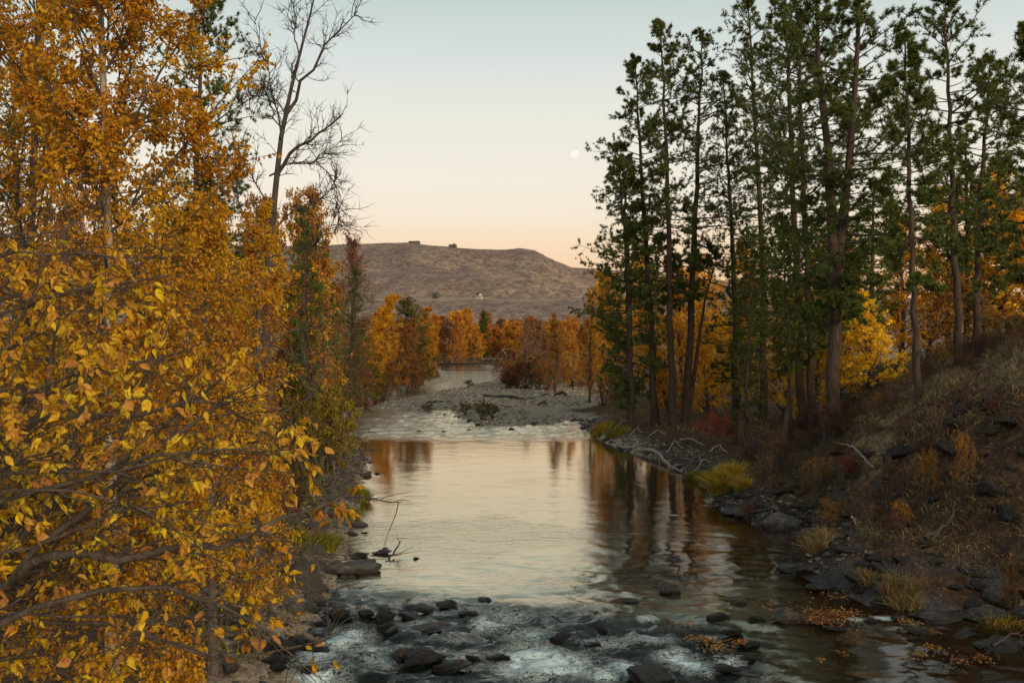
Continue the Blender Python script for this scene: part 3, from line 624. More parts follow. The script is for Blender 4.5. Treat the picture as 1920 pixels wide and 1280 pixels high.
# the dead tree with its forked bare crown
def dead_tree():
    d = 32.; rng = np.random.default_rng(21); tp = pathpts([(478, 1010), (490, 800), (500, 600), (505, 480), (512, 400), (520, 320), (528, 250), (545, 170), (565, 90), (588, 5), (598, -60)], d)
    base = tp[0].copy(); base[2] = gz(base[0], base[1]); tp[0, 2] = base[2] - .4
    root = empty('dead_tree', base); tag(root, 'tall leafless tree with a forked black crown against the sky', 'dead tree')
    tr = MB(); q = resample(tp, 26); t = np.linspace(0, 1, 26); tubes(tr, q[None], (.22 * (1 - t) ** 1.0 + .015)[None], 9); tr.obj('trunk', M['darkbranch'], root, True, base)
    big = [([(528, 250), (545, 205), (560, 165), (585, 120), (610, 85), (640, 55), (675, 25)], .10), ([(516, 345), (535, 300), (560, 272), (600, 245), (643, 218)], .11),
           ([(527, 260), (520, 215), (505, 150), (495, 100), (484, 60), (481, 30)], .045), ([(530, 245), (500, 180), (490, 165)], .04), ([(505, 330), (545, 310), (590, 300), (645, 265)], .05),
           ([(512, 400), (470, 330), (440, 280), (428, 210)], .05), ([(535, 215), (500, 160), (462, 190)], .035), ([(500, 480), (540, 470), (585, 460), (610, 440), (635, 395)], .055),
           ([(508, 520), (470, 440), (450, 380), (440, 330)], .06), ([(560, 100), (552, 50), (550, 10), (545, -40)], .04), ([(590, 300), (620, 330), (635, 390), (640, 440)], .03), ([(505, 440), (545, 400), (600, 370), (640, 330)], .05)]
    Bs = []
    for pts, r in big:
        P = np.array([W(a, b, d + rng.uniform(-.6, .6)) for a, b in pts]); P = resample(P, 10); P[1:] += rng.normal(size=(9, 3)) * .05
        one = MB(); tubes(one, P[None], taper([r * .68], P[None], .9, .15), 6); one.obj('branch', M['darkbranch'], root, True, base); Bs.append(P)
    Bs.append(resample(q[14:], 10)); Bs = np.stack(Bs)
    tw = MB(); p2, d2, ix, t2 = children(Bs, 24, .2, 1, .7, rng); B2 = shoots(p2, d2, rng.uniform(.35, 1.25, len(p2)), 7, .16, .05, rng); tubes(tw, B2, taper(rng.uniform(.013, .022, len(B2)), B2), 3)
    p3, d3, ix, t2 = children(B2, 6, .2, 1, .7, rng); B3 = shoots(p3, d3, rng.uniform(.2, .6, len(p3)), 5, .18, .04, rng); tubes(tw, B3, taper(np.full(len(B3), .010), B3), 3)
    tw.obj('twigs', M['darkbranch'], root, False, base)['kind'] = 'stuff'
dead_tree()

# ------------------------------------------------------------------ shared broadleaf kinds and their copies
def kindmesh(name, seed, H, r0, t0, Rc, n1, n2, n3, nleaf, leaf, **k):
    tr, wood, P, D, rng = decid(seed, H, r0, t0, Rc, n1, n2, n3, nleaf, leaf, **k)
    mbx = MB(); leaves(mbx, P, D, leaf * rng.uniform(.6, 1.3, len(P)), rng, LEAF2, .4, .8)
    wood2 = MB(); wood2.v = tr.v + wood.v; wood2.n = tr.n + wood.n
    wood2.f = tr.f + [f + tr.n for f in wood.f]; wood2.m = tr.m + wood.m
    return {'H': H, 'R': Rc, 'trunk': wood2.mesh(name + '_trunk', [M['greybark']]), 'crown': mbx.mesh(name + '_crown', [M['tint_leaf']], True)}
col_prof = lambda t: np.interp(t, [0, .2, .6, 1], [.75, 1, .8, .25])
rnd_prof = lambda t: np.interp(t, [0, .3, .7, 1], [.8, 1, .95, .55])
KN = {
    'fine_a': kindmesh('fine_a', 31, 14, .22, .04, 3.6, 44, 7, 4, 15000, .20, prof=col_prof, bias=.7),
    'fine_b': kindmesh('fine_b', 32, 14, .25, .05, 4.2, 44, 7, 4, 15000, .21, prof=rnd_prof, bias=.6),
    'fine_c': kindmesh('fine_c', 33, 14, .22, .03, 3.8, 40, 7, 4, 9000, .20, prof=col_prof, bias=.8),
    'sparse': kindmesh('sparse', 34, 14, .2, .12, 3.6, 44, 8, 6, 5200, .17, prof=rnd_prof, bias=.85),
    'far_a': kindmesh('far_a', 35, 14, .24, .02, 3.8, 34, 6, 3, 6500, .42, prof=col_prof, bias=.7),
    'far_b': kindmesh('far_b', 36, 14, .24, .02, 4.3, 34, 6, 3, 6500, .42, prof=rnd_prof, bias=.6),
    'far_c': kindmesh('far_c', 37, 14, .24, .02, 3.4, 34, 6, 3, 3600, .36, prof=col_prof, bias=.8),
    'bush_a': kindmesh('bush_a', 38, 3.0, .10, .08, 1.6, 40, 6, 4, 9000, .085, multi=7, bias=.5),
    'bush_b': kindmesh('bush_b', 39, 3.0, .09, .08, 1.5, 36, 6, 5, 4200, .08, multi=6, bias=.6),
    'bare': kindmesh('bare', 40, 3.0, .08, .05, 1.5, 42, 6, 5, 1300, .07, multi=8, bias=.7),
}
def place(kind, px, d, top, wpx, col, label, group, name, cat, z=None, rot=None, wx=None):
    """Stand a copy of a kind at depth d under pixel column px; its top reaches pixel row top, its crown is wpx pixels wide."""
    if group == gR: col = (col[0] * 1.25, col[1] * 1.4, col[2])
    K = KN[kind]; x = (px - 960) / F * d
    if group == gL and d > 100: wpx *= 1.3
    g = gz(x, d) if z is None else z
    h = EYE + (640 - top) / F * d - g; sx = wpx / F * d / (2 * K['R']); sz = h / K['H'] / 1.03
    root = empty(name, (x, d, g)); tag(root, label, cat, group); root.rotation_euler.z = (px * 1.7 + d) % 6.28 if rot is None else rot
    root.scale = (sx, sx, sz)
    for part in ('trunk', 'crown'):
        o = bpy.data.objects.new(part, K[part]); COL.objects.link(o); o.parent = root; o.color = (*col, 1)
    return root
ORANGE = (.62, .285, .03); GOLD = (.80, .41, .025); RUST = (.40, .17, .04); BROWN = (.27, .14, .05); OLIVE = (.17, .14, .025); YELL = (.66, .38, .03); REDB = (.30, .10, .05); GREEN = (.07, .085, .025); MAUVE = (.30, .17, .10); CRIM = (.24, .045, .03)
gL = ''; gR = ''; T = 'autumn tree'; gL = 'autumn trees along the left bank'; gF = 'trees in the far row behind the distant bridge'; gI = 'trees on the gravel island'; gR = 'autumn trees behind the pines'
for a in [
    # left bank, near to far
    ('fine_b', 300, 30, 560, 330, ORANGE, 'dense orange tree low behind the pale trunked cottonwood', gL),
    ('fine_c', 460, 40, 520, 220, RUST, 'rust brown tree around the foot of the dead tree', gL),
    ('fine_b', 455, 50, 400, 190, (.40, .19, .035), 'dim orange tree closing the gap left of the dead tree', gL),
    ('fine_a', 250, 44, 380, 300, (.42, .20, .035), 'dull orange tree far behind the pale trunk', gL),
    ('fine_a', 130, 34, 430, 300, BROWN, 'brownish orange tree deep behind the second cottonwood', gL),
    ('fine_b', 562, 61, 392, 200, (.50, .235, .03), 'tall orange tree right behind the forked dead tree', gL),
    ('fine_c', 596, 64, 400, 150, (.22, .13, .04), 'thin dusky brown tree rising beside the dark conifer', gL),
    ('fine_b', 560, 70, 560, 200, (.40, .19, .035), 'broad orange brown tree over the olive riverside willow', gL),
    ('fine_c', 520, 60, 620, 180, BROWN, 'dull brown tree in shade under the orange ones', gL),
    ('sparse', 655, 105, 468, 110, REDB, 'half bare reddish tree against the brown hill', gL),
    ('fine_b', 612, 96, 550, 90, (.42, .19, .04), 'orange tree beside the dark green conifer', gL),
    ('fine_c', 640, 98, 640, 110, BROWN, 'brown twiggy tree above the shaded left shore', gL),
    ('fine_a', 600, 88, 650, 110, RUST, 'low rusty tree behind the willow', gL),
    ('fine_a', 703, 140, 552, 82, GOLD, 'brightest golden orange tree on the left bank', gL),
    ('fine_b', 722, 150, 590, 80, ORANGE, 'orange tree tucked behind the brightest golden one', gL),
    ('fine_b', 688, 128, 640, 78, (.30, .22, .03), 'olive yellow willow in front of the brightest golden tree', gL),
    ('fine_c', 745, 160, 598, 70, RUST, 'rust red tree between the golden and the olive tree', gL),
    ('fine_b', 782, 168, 570, 82, OLIVE, 'rounded olive green tree with an orange top', gL),
    ('fine_a', 792, 176, 576, 60, ORANGE, 'orange crown showing over the olive green tree', gL),
    ('fine_a', 765, 162, 640, 60, RUST, 'russet tree low beside the olive green tree', gL),
    ('fine_a', 806, 185, 612, 36, ORANGE, 'last orange tree on the left bank before the bridge', gL),
    ('fine_c', 718, 138, 680, 60, RUST, 'brown bushy tree just above the left shore stones', gL),
    ('fine_c', 660, 115, 650, 80, BROWN, 'dim brown tree over the bend of the left shore', gL),
    # island
    ('fine_c', 1040, 150, 588, 92, (.42, .20, .04), 'loose orange and green tree at the end of the gravel bar', gI),
    ('sparse', 985, 190, 606, 66, MAUVE, 'nearly bare mauve brown tree left of the loose orange one', gI),
    ('fine_c', 1075, 160, 592, 60, ORANGE, 'orange tree at the right end of the gravel bar', gI),
    ('fine_c', 965, 215, 650, 50, RUST, 'rust tree beside the pale bridge truss', gI),
    ('fine_a', 1006, 180, 668, 40, YELL, 'small lime yellow tree at the edge of the gravel bar', gI),
    ('fine_c', 945, 222, 682, 26, (.12, .07, .04), 'small dark thicket at the water under the truss', gI),
    ('sparse', 1020, 170, 640, 60, BROWN, 'bare brown tree behind the lime yellow one', gI),
    # behind the pines
    ('fine_a', 1128, 135, 505, 90, ORANGE, 'orange tree left of all the pines', gR),
    ('fine_b', 1165, 120, 530, 110, ORANGE, 'orange tree behind the leftmost pine', gR),
    ('sparse', 1105, 125, 560, 80, ORANGE, 'sparse orange tree between the island and the pines', gR),
    ('fine_b', 1225, 112, 490, 120, (.62, .31, .025), 'amber tree between the second and third pine', gR),
    ('fine_a', 1280, 118, 500, 120, ORANGE, 'orange tree glowing between the middle pine trunks', gR),
    ('fine_b', 1340, 105, 500, 140, GOLD, 'golden tree behind the grey broken stump', gR),
    ('fine_b', 1420, 108, 470, 150, (.58, .29, .025), 'amber tree behind the slender shaded trunks', gR),
    ('fine_a', 1250, 92, 650, 120, (.58, .27, .025), 'low amber tree at the feet of the riverside pines', gR),
    ('fine_b', 1330, 90, 640, 110, GOLD, 'low golden tree behind the red shrub', gR),
    ('fine_b', 1470, 88, 540, 140, YELL, 'yellow tree just left of the twin trunked pine', gR),
    ('fine_b', 1560, 84, 480, 170, (.66, .36, .025), 'yellow tree behind the twin trunked pine', gR),
    ('fine_b', 1640, 72, 560, 150, (.95, .58, .03), 'brightest yellow maple at the foot of the slope', gR),
    ('fine_a', 1690, 90, 400, 180, GOLD, 'tall golden tree right of the twin trunked pine', gR),
    ('fine_b', 1780, 84, 370, 200, (.58, .29, .025), 'orange tree behind the two slim pines on the slope', gR),
    ('fine_a', 1870, 78, 330, 220, (.55, .27, .025), 'orange tree at the right edge above the slope', gR),
    ('fine_b', 1960, 74, 400, 220, GOLD, 'golden tree cut by the right edge', gR),
    ('fine_b', 1520, 78, 600, 130, YELL, 'low yellow tree between the twin pine and the shaded trunks', gR),
    ('fine_b', 1385, 96, 560, 130, YELL, 'yellow tree glimpsed behind the young green pine', gR),
    ('fine_b', 1600, 96, 430, 150, GOLD, 'high golden crown between the twin pine and the maple', gR),
    ('fine_a', 1830, 96, 300, 200, GOLD, 'tall golden crown behind the slim pines on the slope', gR),
    ('fine_c', 1740, 76, 500, 160, RUST, 'rust brown tree on the crest of the slope', gR),
    ('fine_c', 1850, 68, 520, 140, BROWN, 'dim brown tree on the crest by the right edge', gR),
]:
    place(*a[:6], a[6], a[7], 'autumn_tree', T)
rng = np.random.default_rng(77)
CN = ['bright orange', 'pumpkin orange', 'rust brown', 'mauve brown', 'burnt orange', 'golden', 'tan brown', 'light orange']
cols = [ORANGE, (.55, .21, .035), RUST, MAUVE, (.48, .19, .04), GOLD, (.36, .17, .07), ORANGE]
for i in range(30):
    px = 812 + i * 10.5 + rng.uniform(-4, 4); d = rng.uniform(310, 380); top = np.interp(px, [810, 850, 905, 960, 1010, 1100], [592, 588, 596, 606, 610, 596]) + rng.uniform(-6, 14)
    place(['far_a', 'far_b', 'far_c'][i % 3], px, d, top, rng.uniform(42, 62), cols[i % 8], CN[i % 8] + ' tree in the far row behind the distant bridge', gF, 'autumn_tree', T)
for i in range(26):
    px = 640 + i * 30 + rng.uniform(-8, 8); d = rng.uniform(400, 440); top = 600 + rng.uniform(-10, 10)
    place(['far_a', 'far_b', 'far_c'][i % 3], px, d, top, rng.uniform(60, 90), cols[(i * 3) % 8], CN[(i * 3) % 8] + ' tree in the back row under the hill', 'trees of the back row under the hill', 'autumn_tree', T)

# ------------------------------------------------------------------ conifers
SRC = {}
def P_(label, d, pts, r0, crown_py, Rm, seed, tufts=3600, **k):
    src = {102: 101, 106: 107, 109: 108, 117: 107, 118: 103, 119: 105, 120: 107, 121: 108, 122: 103, 123: 101, 124: 107, 125: 101, 116: 103}.get(seed)
    if src is None:
        root = pine(label, d, pts, r0, crown_py, Rm, seed, tufts, **k)
        top = pathpts(pts, d)[-1]; SRC[seed] = (root, top[2] - root.location.z, Rm); return root
    rt, h0, R0 = SRC[src]; base = W(pts[0][0], pts[0][1], d); g = gz(base[0], d); top = pathpts(pts, d)[-1]
    root = empty('pine_tree', (base[0] * .5 + top[0] * .5 if src != 110 else base[0], d, g)); tag(root, label, k.get('cat', 'pine tree'))
    sx = Rm / R0 * 1.0; root.scale = (sx, sx, (top[2] - g) / h0); root.rotation_euler.z = seed * 1.9
    for ch in list(rt.children):
        c = ch.copy(); COL.objects.link(c); c.parent = root
    return root
P_('leftmost pine, low and bushy with dark drooping boughs', 88, [(1182, 768), (1180, 640), (1172, 450), (1160, 320), (1150, 275)], .22, 700, 2.55, 101, 3600)
P_('slim pine with a rounded top, third from the river', 82, [(1228, 795), (1222, 640), (1216, 540), (1206, 380), (1198, 240), (1193, 107)], .28, 520, 2.7, 103, 3600)
P_('pine with a thick dark trunk pair and a dense pointed crown', 82, [(1283, 808), (1290, 700), (1298, 560), (1304, 400), (1312, 200), (1316, 68)], .34, 500, 3.3, 105, 4400, forks=[([(1287, 800), (1302, 700), (1322, 560), (1345, 480)], .2)])
P_('pine with an open feathery crown in the middle of the grove', 86, [(1430, 752), (1432, 560), (1424, 380), (1412, 180), (1404, -8)], .32, 640, 3.1, 107, 4200)
P_('dense dark pine left of the twin trunked pine', 76, [(1504, 745), (1496, 560), (1486, 360), (1478, 150), (1470, -60)], .32, 600, 3.4, 108, 5600)
P_('short pine leaning left, second from the river', 82, [(1200, 802), (1193, 640), (1187, 480), (1178, 380), (1168, 268)], .26, 560, 2.6, 102, 2600)
P_('tallest slim pine of the riverside group', 80, [(1262, 818), (1258, 640), (1254, 520), (1250, 300), (1244, 150), (1238, 44)], .3, 470, 2.5, 104, 3800)
P_('pine with green boughs down to the stump', 84, [(1392, 765), (1385, 600), (1376, 420), (1368, 260), (1362, 135)], .24, 720, 2.6, 106, 3800, dead=.1)
P_('shaded pine crowding behind the twin trunked pine', 70, [(1535, 745), (1530, 560), (1522, 300), (1515, -40)], .28, 590, 3.0, 109, 4800)
P_('large pine whose thick trunk splits into two leaning stems', 54, [(1560, 872), (1562, 700), (1568, 540), (1560, 440), (1550, 280), (1536, 120), (1526, -60)], .40, 560, 2.9, 110, 7000,
   forks=[([(1566, 560), (1576, 440), (1590, 330), (1603, 170), (1611, 30), (1616, -80)], .26)])
P_('slender pine standing alone low on the slope', 47, [(1727, 842), (1718, 640), (1709, 440), (1702, 240), (1697, 70)], .17, 480, 1.75, 111, 2400)
P_('slim pine with a sparse spreading crown high on the slope', 60, [(1797, 735), (1795, 560), (1786, 380), (1778, 180), (1772, -5)], .24, 420, 2.9, 112, 2300)
P_('slim pine leaning right, beside the sparse spreading one', 62, [(1828, 708), (1830, 560), (1838, 380), (1848, 240), (1856, 122)], .24, 470, 2.7, 113, 2400)
P_('dark pointed fir behind the slope crest', 80, [(1812, 620), (1812, 420), (1812, 215)], .2, 560, 2.8, 114, 3000, shape='fir', cat='fir tree')
P_('pine at the right edge reaching in with a long bough', 50, [(1950, 720), (1950, 400), (1945, 200), (1940, 60)], .26, 560, 2.4, 115, 2600)
P_('thin pine pole between the shaded trunks', 70, [(1485, 835), (1483, 700), (1480, 560), (1482, 420)], .12, 560, 1.3, 116, 600)
P_('young green pine before the slender shaded trunks', 66, [(1405, 800), (1402, 700), (1398, 560), (1395, 470)], .14, 720, 1.5, 117, 1600, dead=.1)
P_('pine behind the golden tree at the slope foot', 78, [(1640, 720), (1636, 500), (1628, 330)], .2, 600, 2.4, 118, 2600)
P_('pale barked pine between the dense pine and the twin stems', 92, [(1575, 715), (1578, 400), (1570, 200)], .2, 500, 2.4, 119, 2200)
# left bank
P_('dark conifer half hidden at the top left', 42, [(30, 1000), (30, 600), (35, 300), (40, 60)], .22, 560, 2.4, 120, 2600)
P_('dark conifer behind the orange leaves at the top', 38, [(352, 1000), (350, 600), (345, 250), (340, -100)], .24, 500, 1.9, 121, 3200)
P_('dark conifer above the short orange cottonwood', 40, [(415, 1000), (412, 700), (410, 450), (408, 330)], .2, 620, 1.5, 122, 2000)
P_('dusky conifer just right of the dead tree', 56, [(580, 860), (580, 650), (578, 500), (577, 395)], .2, 640, 1.2, 123, 2600)
P_('dark green conifer against the hill on the left bank', 88, [(655, 760), (656, 640), (657, 560), (658, 505)], .2, 640, 1.3, 124, 2600, needle=.26)
P_('small conifer with a dark top beside the dusky one', 80, [(612, 780), (610, 600), (608, 455)], .2, 660, 1.3, 125, 2200)
P_('tiny dark conifer poking out of the far row', 340, [(905, 680), (906, 640), (906, 584)], .3, 660, 3.2, 126, 1500, needle=.7, shape='fir')

# ------------------------------------------------------------------ shrubs
gS = 'shrubs of the right bank'
def shrub(kind, px, py, z, top, wpx, col, label, group=None, name='shrub', cat='shrub'):
    d = F * (EYE - z) / (py - 640); x = (px - 960) / F * d
    return place(kind, px, d, top, wpx, col, label, group, name, cat)
shrub('bush_a', 612, 874, 1.1, 712, 170, (.27, .20, .02), 'large olive yellow willow leaning over the left shore')
shrub('bush_a', 640, 862, .9, 770, 90, (.30, .22, .02), 'lower olive yellow willow at the very edge of the left shore')
shrub('bush_a', 565, 880, 1.2, 740, 110, (.16, .12, .02), 'olive willow tucked behind the larger one', None, 'shrub', 'shrub')
shrub('bush_b', 490, 960, 1.5, 880, 150, CRIM, 'dark crimson shrub in shade on the left bank')
shrub('bush_b', 430, 970, 1.8, 890, 140, CRIM, 'second dark crimson shrub further left under the yellow leaves')
shrub('bush_b', 560, 930, 1.3, 870, 90, (.13, .09, .03), 'low brown green shrub right of the crimson ones')
shrub('bush_b', 1342, 838, 1.0, 768, 90, (.34, .07, .035), 'bright red shrub beside the stump on the right bank', gS)
shrub('bush_b', 1375, 835, 1.0, 775, 60, (.22, .06, .04), 'dull red shrub right of the bright red one', gS)
shrub('bare', 1412, 865, 1.2, 765, 110, (.16, .09, .07), 'grey leafless shrub between the red shrub and the twin pine', gS)
shrub('bare', 1462, 880, 1.3, 790, 100, (.16, .08, .06), 'leafless shrub left of the twin pine trunk', gS)
shrub('bush_b', 1590, 905, 1.8, 850, 60, (.26, .05, .03), 'small dark red shrub at the foot of the twin pine', gS)
shrub('bush_b', 1130, 760, .8, 700, 70, RUST, 'rusty shrub where the gravel bar meets the grove', gS)
shrub('bush_b', 1165, 765, .9, 690, 70, (.30, .11, .03), 'rust red shrub beneath the leftmost pine', gS)
shrub('bush_b', 1650, 880, 2.2, 795, 70, (.20, .12, .03), 'yellowish bush on the slope right of the twin pine', gS)
shrub('bush_b', 1735, 930, 2.2, 835, 60, (.34, .17, .03), 'thin yellow bush below the slender pine', gS)
shrub('bush_b', 1808, 930, 2.4, 800, 50, (.42, .20, .03), 'upright yellow sapling on the slope', gS)
shrub('bush_b', 1690, 985, 1.5, 935, 50, (.45, .20, .03), 'small orange leaved bush over the white branch', gS)
shrub('bush_b', 1900, 1090, 1.0, 1030, 60, (.20, .10, .03), 'low brown bush by the right edge', gS)
shrub('bush_b', 1545, 1035, .5, 990, 46, (.30, .20, .04), 'tawny tuft of bush on the sandy ledge', gS)
shrub('bush_a', 905, 786, .2, 748, 56, (.19, .16, .04), 'largest olive willow bush on the gravel bar')
shrub('bush_a', 924, 784, .2, 754, 40, (.15, .14, .035), 'olive willow bush touching the largest one')
shrub('bush_a', 873, 777, .2, 751, 36, (.22, .17, .05), 'thin olive bush left of the largest willow on the bar')
shrub('bush_a', 878, 727, .1, 710, 24, (.12, .13, .04), 'round green bush alone at the water edge of the bar')
shrub('bush_a', 800, 769, .1, 754, 36, (.20, .16, .05), 'flat olive bush at the left tip of the bar')
shrub('bush_a', 855, 1, .2, 0, 1, OLIVE, '') if False else None
rng = np.random.default_rng(91)
for i in range(170):
    y = rng.uniform(32, 78); x0 = float(np.interp(y, *X0Y)); x = x0 + rng.uniform(-3.2, 14)
    px = 960 + F * x / y
    if px > 2000 or px < 1360: continue
    g = gz(x, y); h = rng.uniform(.5, 1.1 if i % 2 else 2.1); s = h / 3.0; k = ['bare', 'bare', 'bush_b'][i % 3]
    root = empty('shrub', (x, y, g - .05)); root.scale = (s * 1.15, s * 1.15, s); root.rotation_euler.z = rng.uniform(0, 6)
    c = [(.17, .075, .05), (.13, .065, .045), (.22, .12, .05), (.28, .16, .04), (.16, .055, .045)][i % 5]
    where = 'at the slope foot' if x - x0 < 1.5 else 'half way up the slope' if x - x0 < 8 else 'high on the slope'
    tag(root, ['russet', 'dark brown', 'tan brown', 'yellow brown', 'reddish purple'][i % 5] + (' tall' if h > 1.3 else ' knee high' if h < .8 else ' waist high') + (' bare' if k == 'bare' else ' leafy') + ' brush ' + where + (' among the pines' if y > 58 else ' by the dark rocks' if y < 42 else ''), 'shrub', 'brush on the shaded slope')
    for part in ('trunk', 'crown'):
        o = bpy.data.objects.new(part, KN[k][part]); COL.objects.link(o); o.parent = root; o.color = (*c, 1)

# bushes lining the far shores
rng = np.random.default_rng(123); Lq = [G(*p)[:2] for p in LEFT]; Rq = [G(*p)[:2] for p in RIGHT]
BN = [('rust brown', RUST), ('olive', (.16, .13, .025)), ('dull brown', BROWN), ('orange', (.45, .20, .035)), ('yellowish', (.34, .23, .04)), ('dark red', (.17, .06, .035))]
for i in range(46):
    t = rng.uniform(12, 21); k = int(t); f = t - k; x, y = np.array(Lq[min(k, 21)]) * (1 - f) + np.array(Lq[min(k + 1, 21)]) * f; x -= rng.uniform(1.2, 6) * (1 + y / 200); y += rng.uniform(0, 3)
    if y < 92: continue
    s = rng.uniform(.7, 1.7); nm, c = BN[i % 6]; kd = ['bush_b', 'bush_a', 'bare'][i % 3]; root = empty('shrub', (x, y, gz(x, y) - .1)); root.scale = (s * 1.3, s * 1.3, s); root.rotation_euler.z = i
    tag(root, nm + (' thin' if kd == 'bare' else ' loose' if kd == 'bush_b' else ' full') + ' bush among the thicket lining the far left shore', 'shrub', 'bushes lining the far left shore')
    for part in ('trunk', 'crown'):
        o = bpy.data.objects.new(part, KN[kd][part]); COL.objects.link(o); o.parent = root; o.color = (*c, 1)
for i in range(60):
    px = rng.uniform(940, 1112); y = rng.uniform(158, 240); x = (px - 960) / F * y
    s = rng.uniform(.7, 2.0); nm, c = BN[i % 6]; kd = ['bush_b', 'bare', 'bush_a'][i % 3]; root = empty('shrub', (x, y, gz(x, y) - .1)); root.scale = (s * 1.3, s * 1.3, s); root.rotation_euler.z = i
    tag(root, nm + (' thin' if kd == 'bare' else ' loose' if kd == 'bush_b' else ' full') + ' bush under the trees behind the gravel bar', 'shrub', 'bushes behind the gravel bar')
    for part in ('trunk', 'crown'):
        o = bpy.data.objects.new(part, KN[kd][part]); COL.objects.link(o); o.parent = root; o.color = (*c, 1)
# ------------------------------------------------------------------ grass
def grassmat(name, cols): return leafmat(name, cols, trans=.3)
M['dry_grass'] = grassmat('dry_grass', [(.22, .15, .06), (.32, .23, .10), (.17, .11, .05)])
M['pale_grass'] = grassmat('pale_grass', [(.42, .31, .16), (.55, .42, .22), (.32, .22, .11)])
M['brush_grass'] = grassmat('brush_grass', [(.14, .095, .045), (.26, .18, .08), (.09, .058, .034), (.36, .26, .12), (.17, .09, .045)])
M['green_grass'] = grassmat('green_grass', [(.12, .13, .02), (.22, .20, .025), (.34, .26, .03), (.10, .10, .02)])
M['gold_grass'] = grassmat('gold_grass', [(.22, .20, .02), (.42, .30, .03), (.50, .28, .04), (.28, .26, .03)])
def blades(P, h, rng, wd=.02, lean=.35):
    mbx = MB(); n = len(P); D = nrm(np.stack([rng.normal(size=n) * lean, rng.normal(size=n) * lean, np.ones(n)], -1)); u = perp(D, rng) * wd
    h = (h * rng.uniform(.5, 1.2, n))[:, None]; tip = P + D * h + np.concatenate([D[:, :2] * h * .5, -h * .12], 1)
    V = np.stack([P - u, P + u, P + D * h * .55 + u * .7, P + D * h * .55 - u * .7, tip], 1); b = np.arange(n)[:, None] * 5
    mbx.add(V.reshape(-1, 3), (np.array([[0, 1, 2, 3]]) + b)); mbx.n = 0; mbx.f.append(np.array([[3, 2, 4]]) + b); mbx.m.append((n, 0)); mbx.n = n * 5
    return mbx
def on_ground(x, y): return np.stack([x, y, land(x, y)], -1)
def clump(px, py, z, wpx, h, mat, label, n=900, wd=.018):
    d = F * (EYE - z) / (py - 640); x = (px - 960) / F * d; r = wpx / F * d / 2; rg = np.random.default_rng(int(px + py)); a = rg.uniform(0, 6.28, n); rr = r * .7 * np.sqrt(rg.random(n))
    P = on_ground(x + rr * np.cos(a), d + rr * np.sin(a) * 1.2); base = np.array([x, d, gz(x, d)]); o = blades(P, h, rg, wd, .38).obj('grass_clump', mat, off=base); o.location = base
    tag(o, label, 'grass clump')
clump(1358, 915, .6, 70, 1.25, M['gold_grass'], 'tall glowing yellow green grass clump at the right shore', 1800, .022)
clump(1392, 925, .6, 26, .9, M['gold_grass'], 'narrow yellow grass clump right of the glowing one', 500)
clump(1322, 890, .5, 30, .6, M['green_grass'], 'green grass clump behind the glowing yellow one', 500)
clump(1300, 882, .5, 26, .6, M['green_grass'], 'small green grass clump nearest the driftwood log', 400)
clump(1130, 806, .5, 60, .8, M['gold_grass'], 'low yellow grass patch under the first pines', 900, .03)
clump(1158, 812, .7, 60, .7, M['green_grass'], 'green yellow grass patch at the foot of the slim pines', 800, .03)
clump(676, 925, .4, 44, .8, M['green_grass'], 'green grass clump hanging over the left water edge', 700)
clump(655, 950, .5, 44, .6, M['green_grass'], 'green grass clump on the left bank stones', 600)
clump(612, 1000, .9, 50, .7, M['green_grass'], 'green grass behind the pale boulder on the left bank', 700)
clump(575, 1000, 1.0, 60, .6, M['green_grass'], 'green grass under the yellow leaves of the left bank', 700)
clump(1530, 1040, .5, 60, .7, M['dry_grass'], 'tawny grass clump on the sandy right ledge', 500)
clump(1690, 1098, .6, 90, .6, M['dry_grass'], 'dry orange grass fringe above the dark right ledge', 800)
clump(1880, 1135, .5, 90, .6, M['gold_grass'], 'yellow grass fringe at the water by the right edge', 700)
clump(1620, 1080, .6, 50, .5, M['dry_grass'], 'short dry grass on the dark right rocks', 400)
rg = np.random.default_rng(3); n = 46000; y = rg.uniform(31, 80, n); x = np.interp(y, *X0Y) + rg.uniform(-3, 17, n)
P = on_ground(x, y); k = vn(x * .5, y * .5) > .35; o = blades(P[k], .34, rg, .017, .75).obj('dry_grass', M['brush_grass']); tag(o, kind='stuff')
n = 16000; y = rg.uniform(40, 80, n); x = np.interp(y, *X0Y) + rg.uniform(3, 17, n); k = (vn(x * .35 + 4, y * .35) > .42)
o = blades(on_ground(x[k], y[k]), .36, rg, .018, .5).obj('dry_grass', M['pale_grass']); tag(o, kind='stuff')
n = 5000; y = rg.uniform(72, 120, n); x = np.interp(y, [72, 93, 120], [14.5, 8, 11]) + rg.uniform(0, 14, n)
o = blades(on_ground(x, y), .35, rg, .03, .6).obj('dry_grass', M['dry_grass']); tag(o, kind='stuff')
n = 9000; y = rg.uniform(24, 70, n); x = np.interp(y, [24, 32, 40, 57, 70], [-6.5, -7, -8, -10.5, -14]) - rg.uniform(0, 10, n)
o = blades(on_ground(x, y), .4, rg, .016, .6).obj('bank_grass', M['green_grass']); tag(o, kind='stuff')

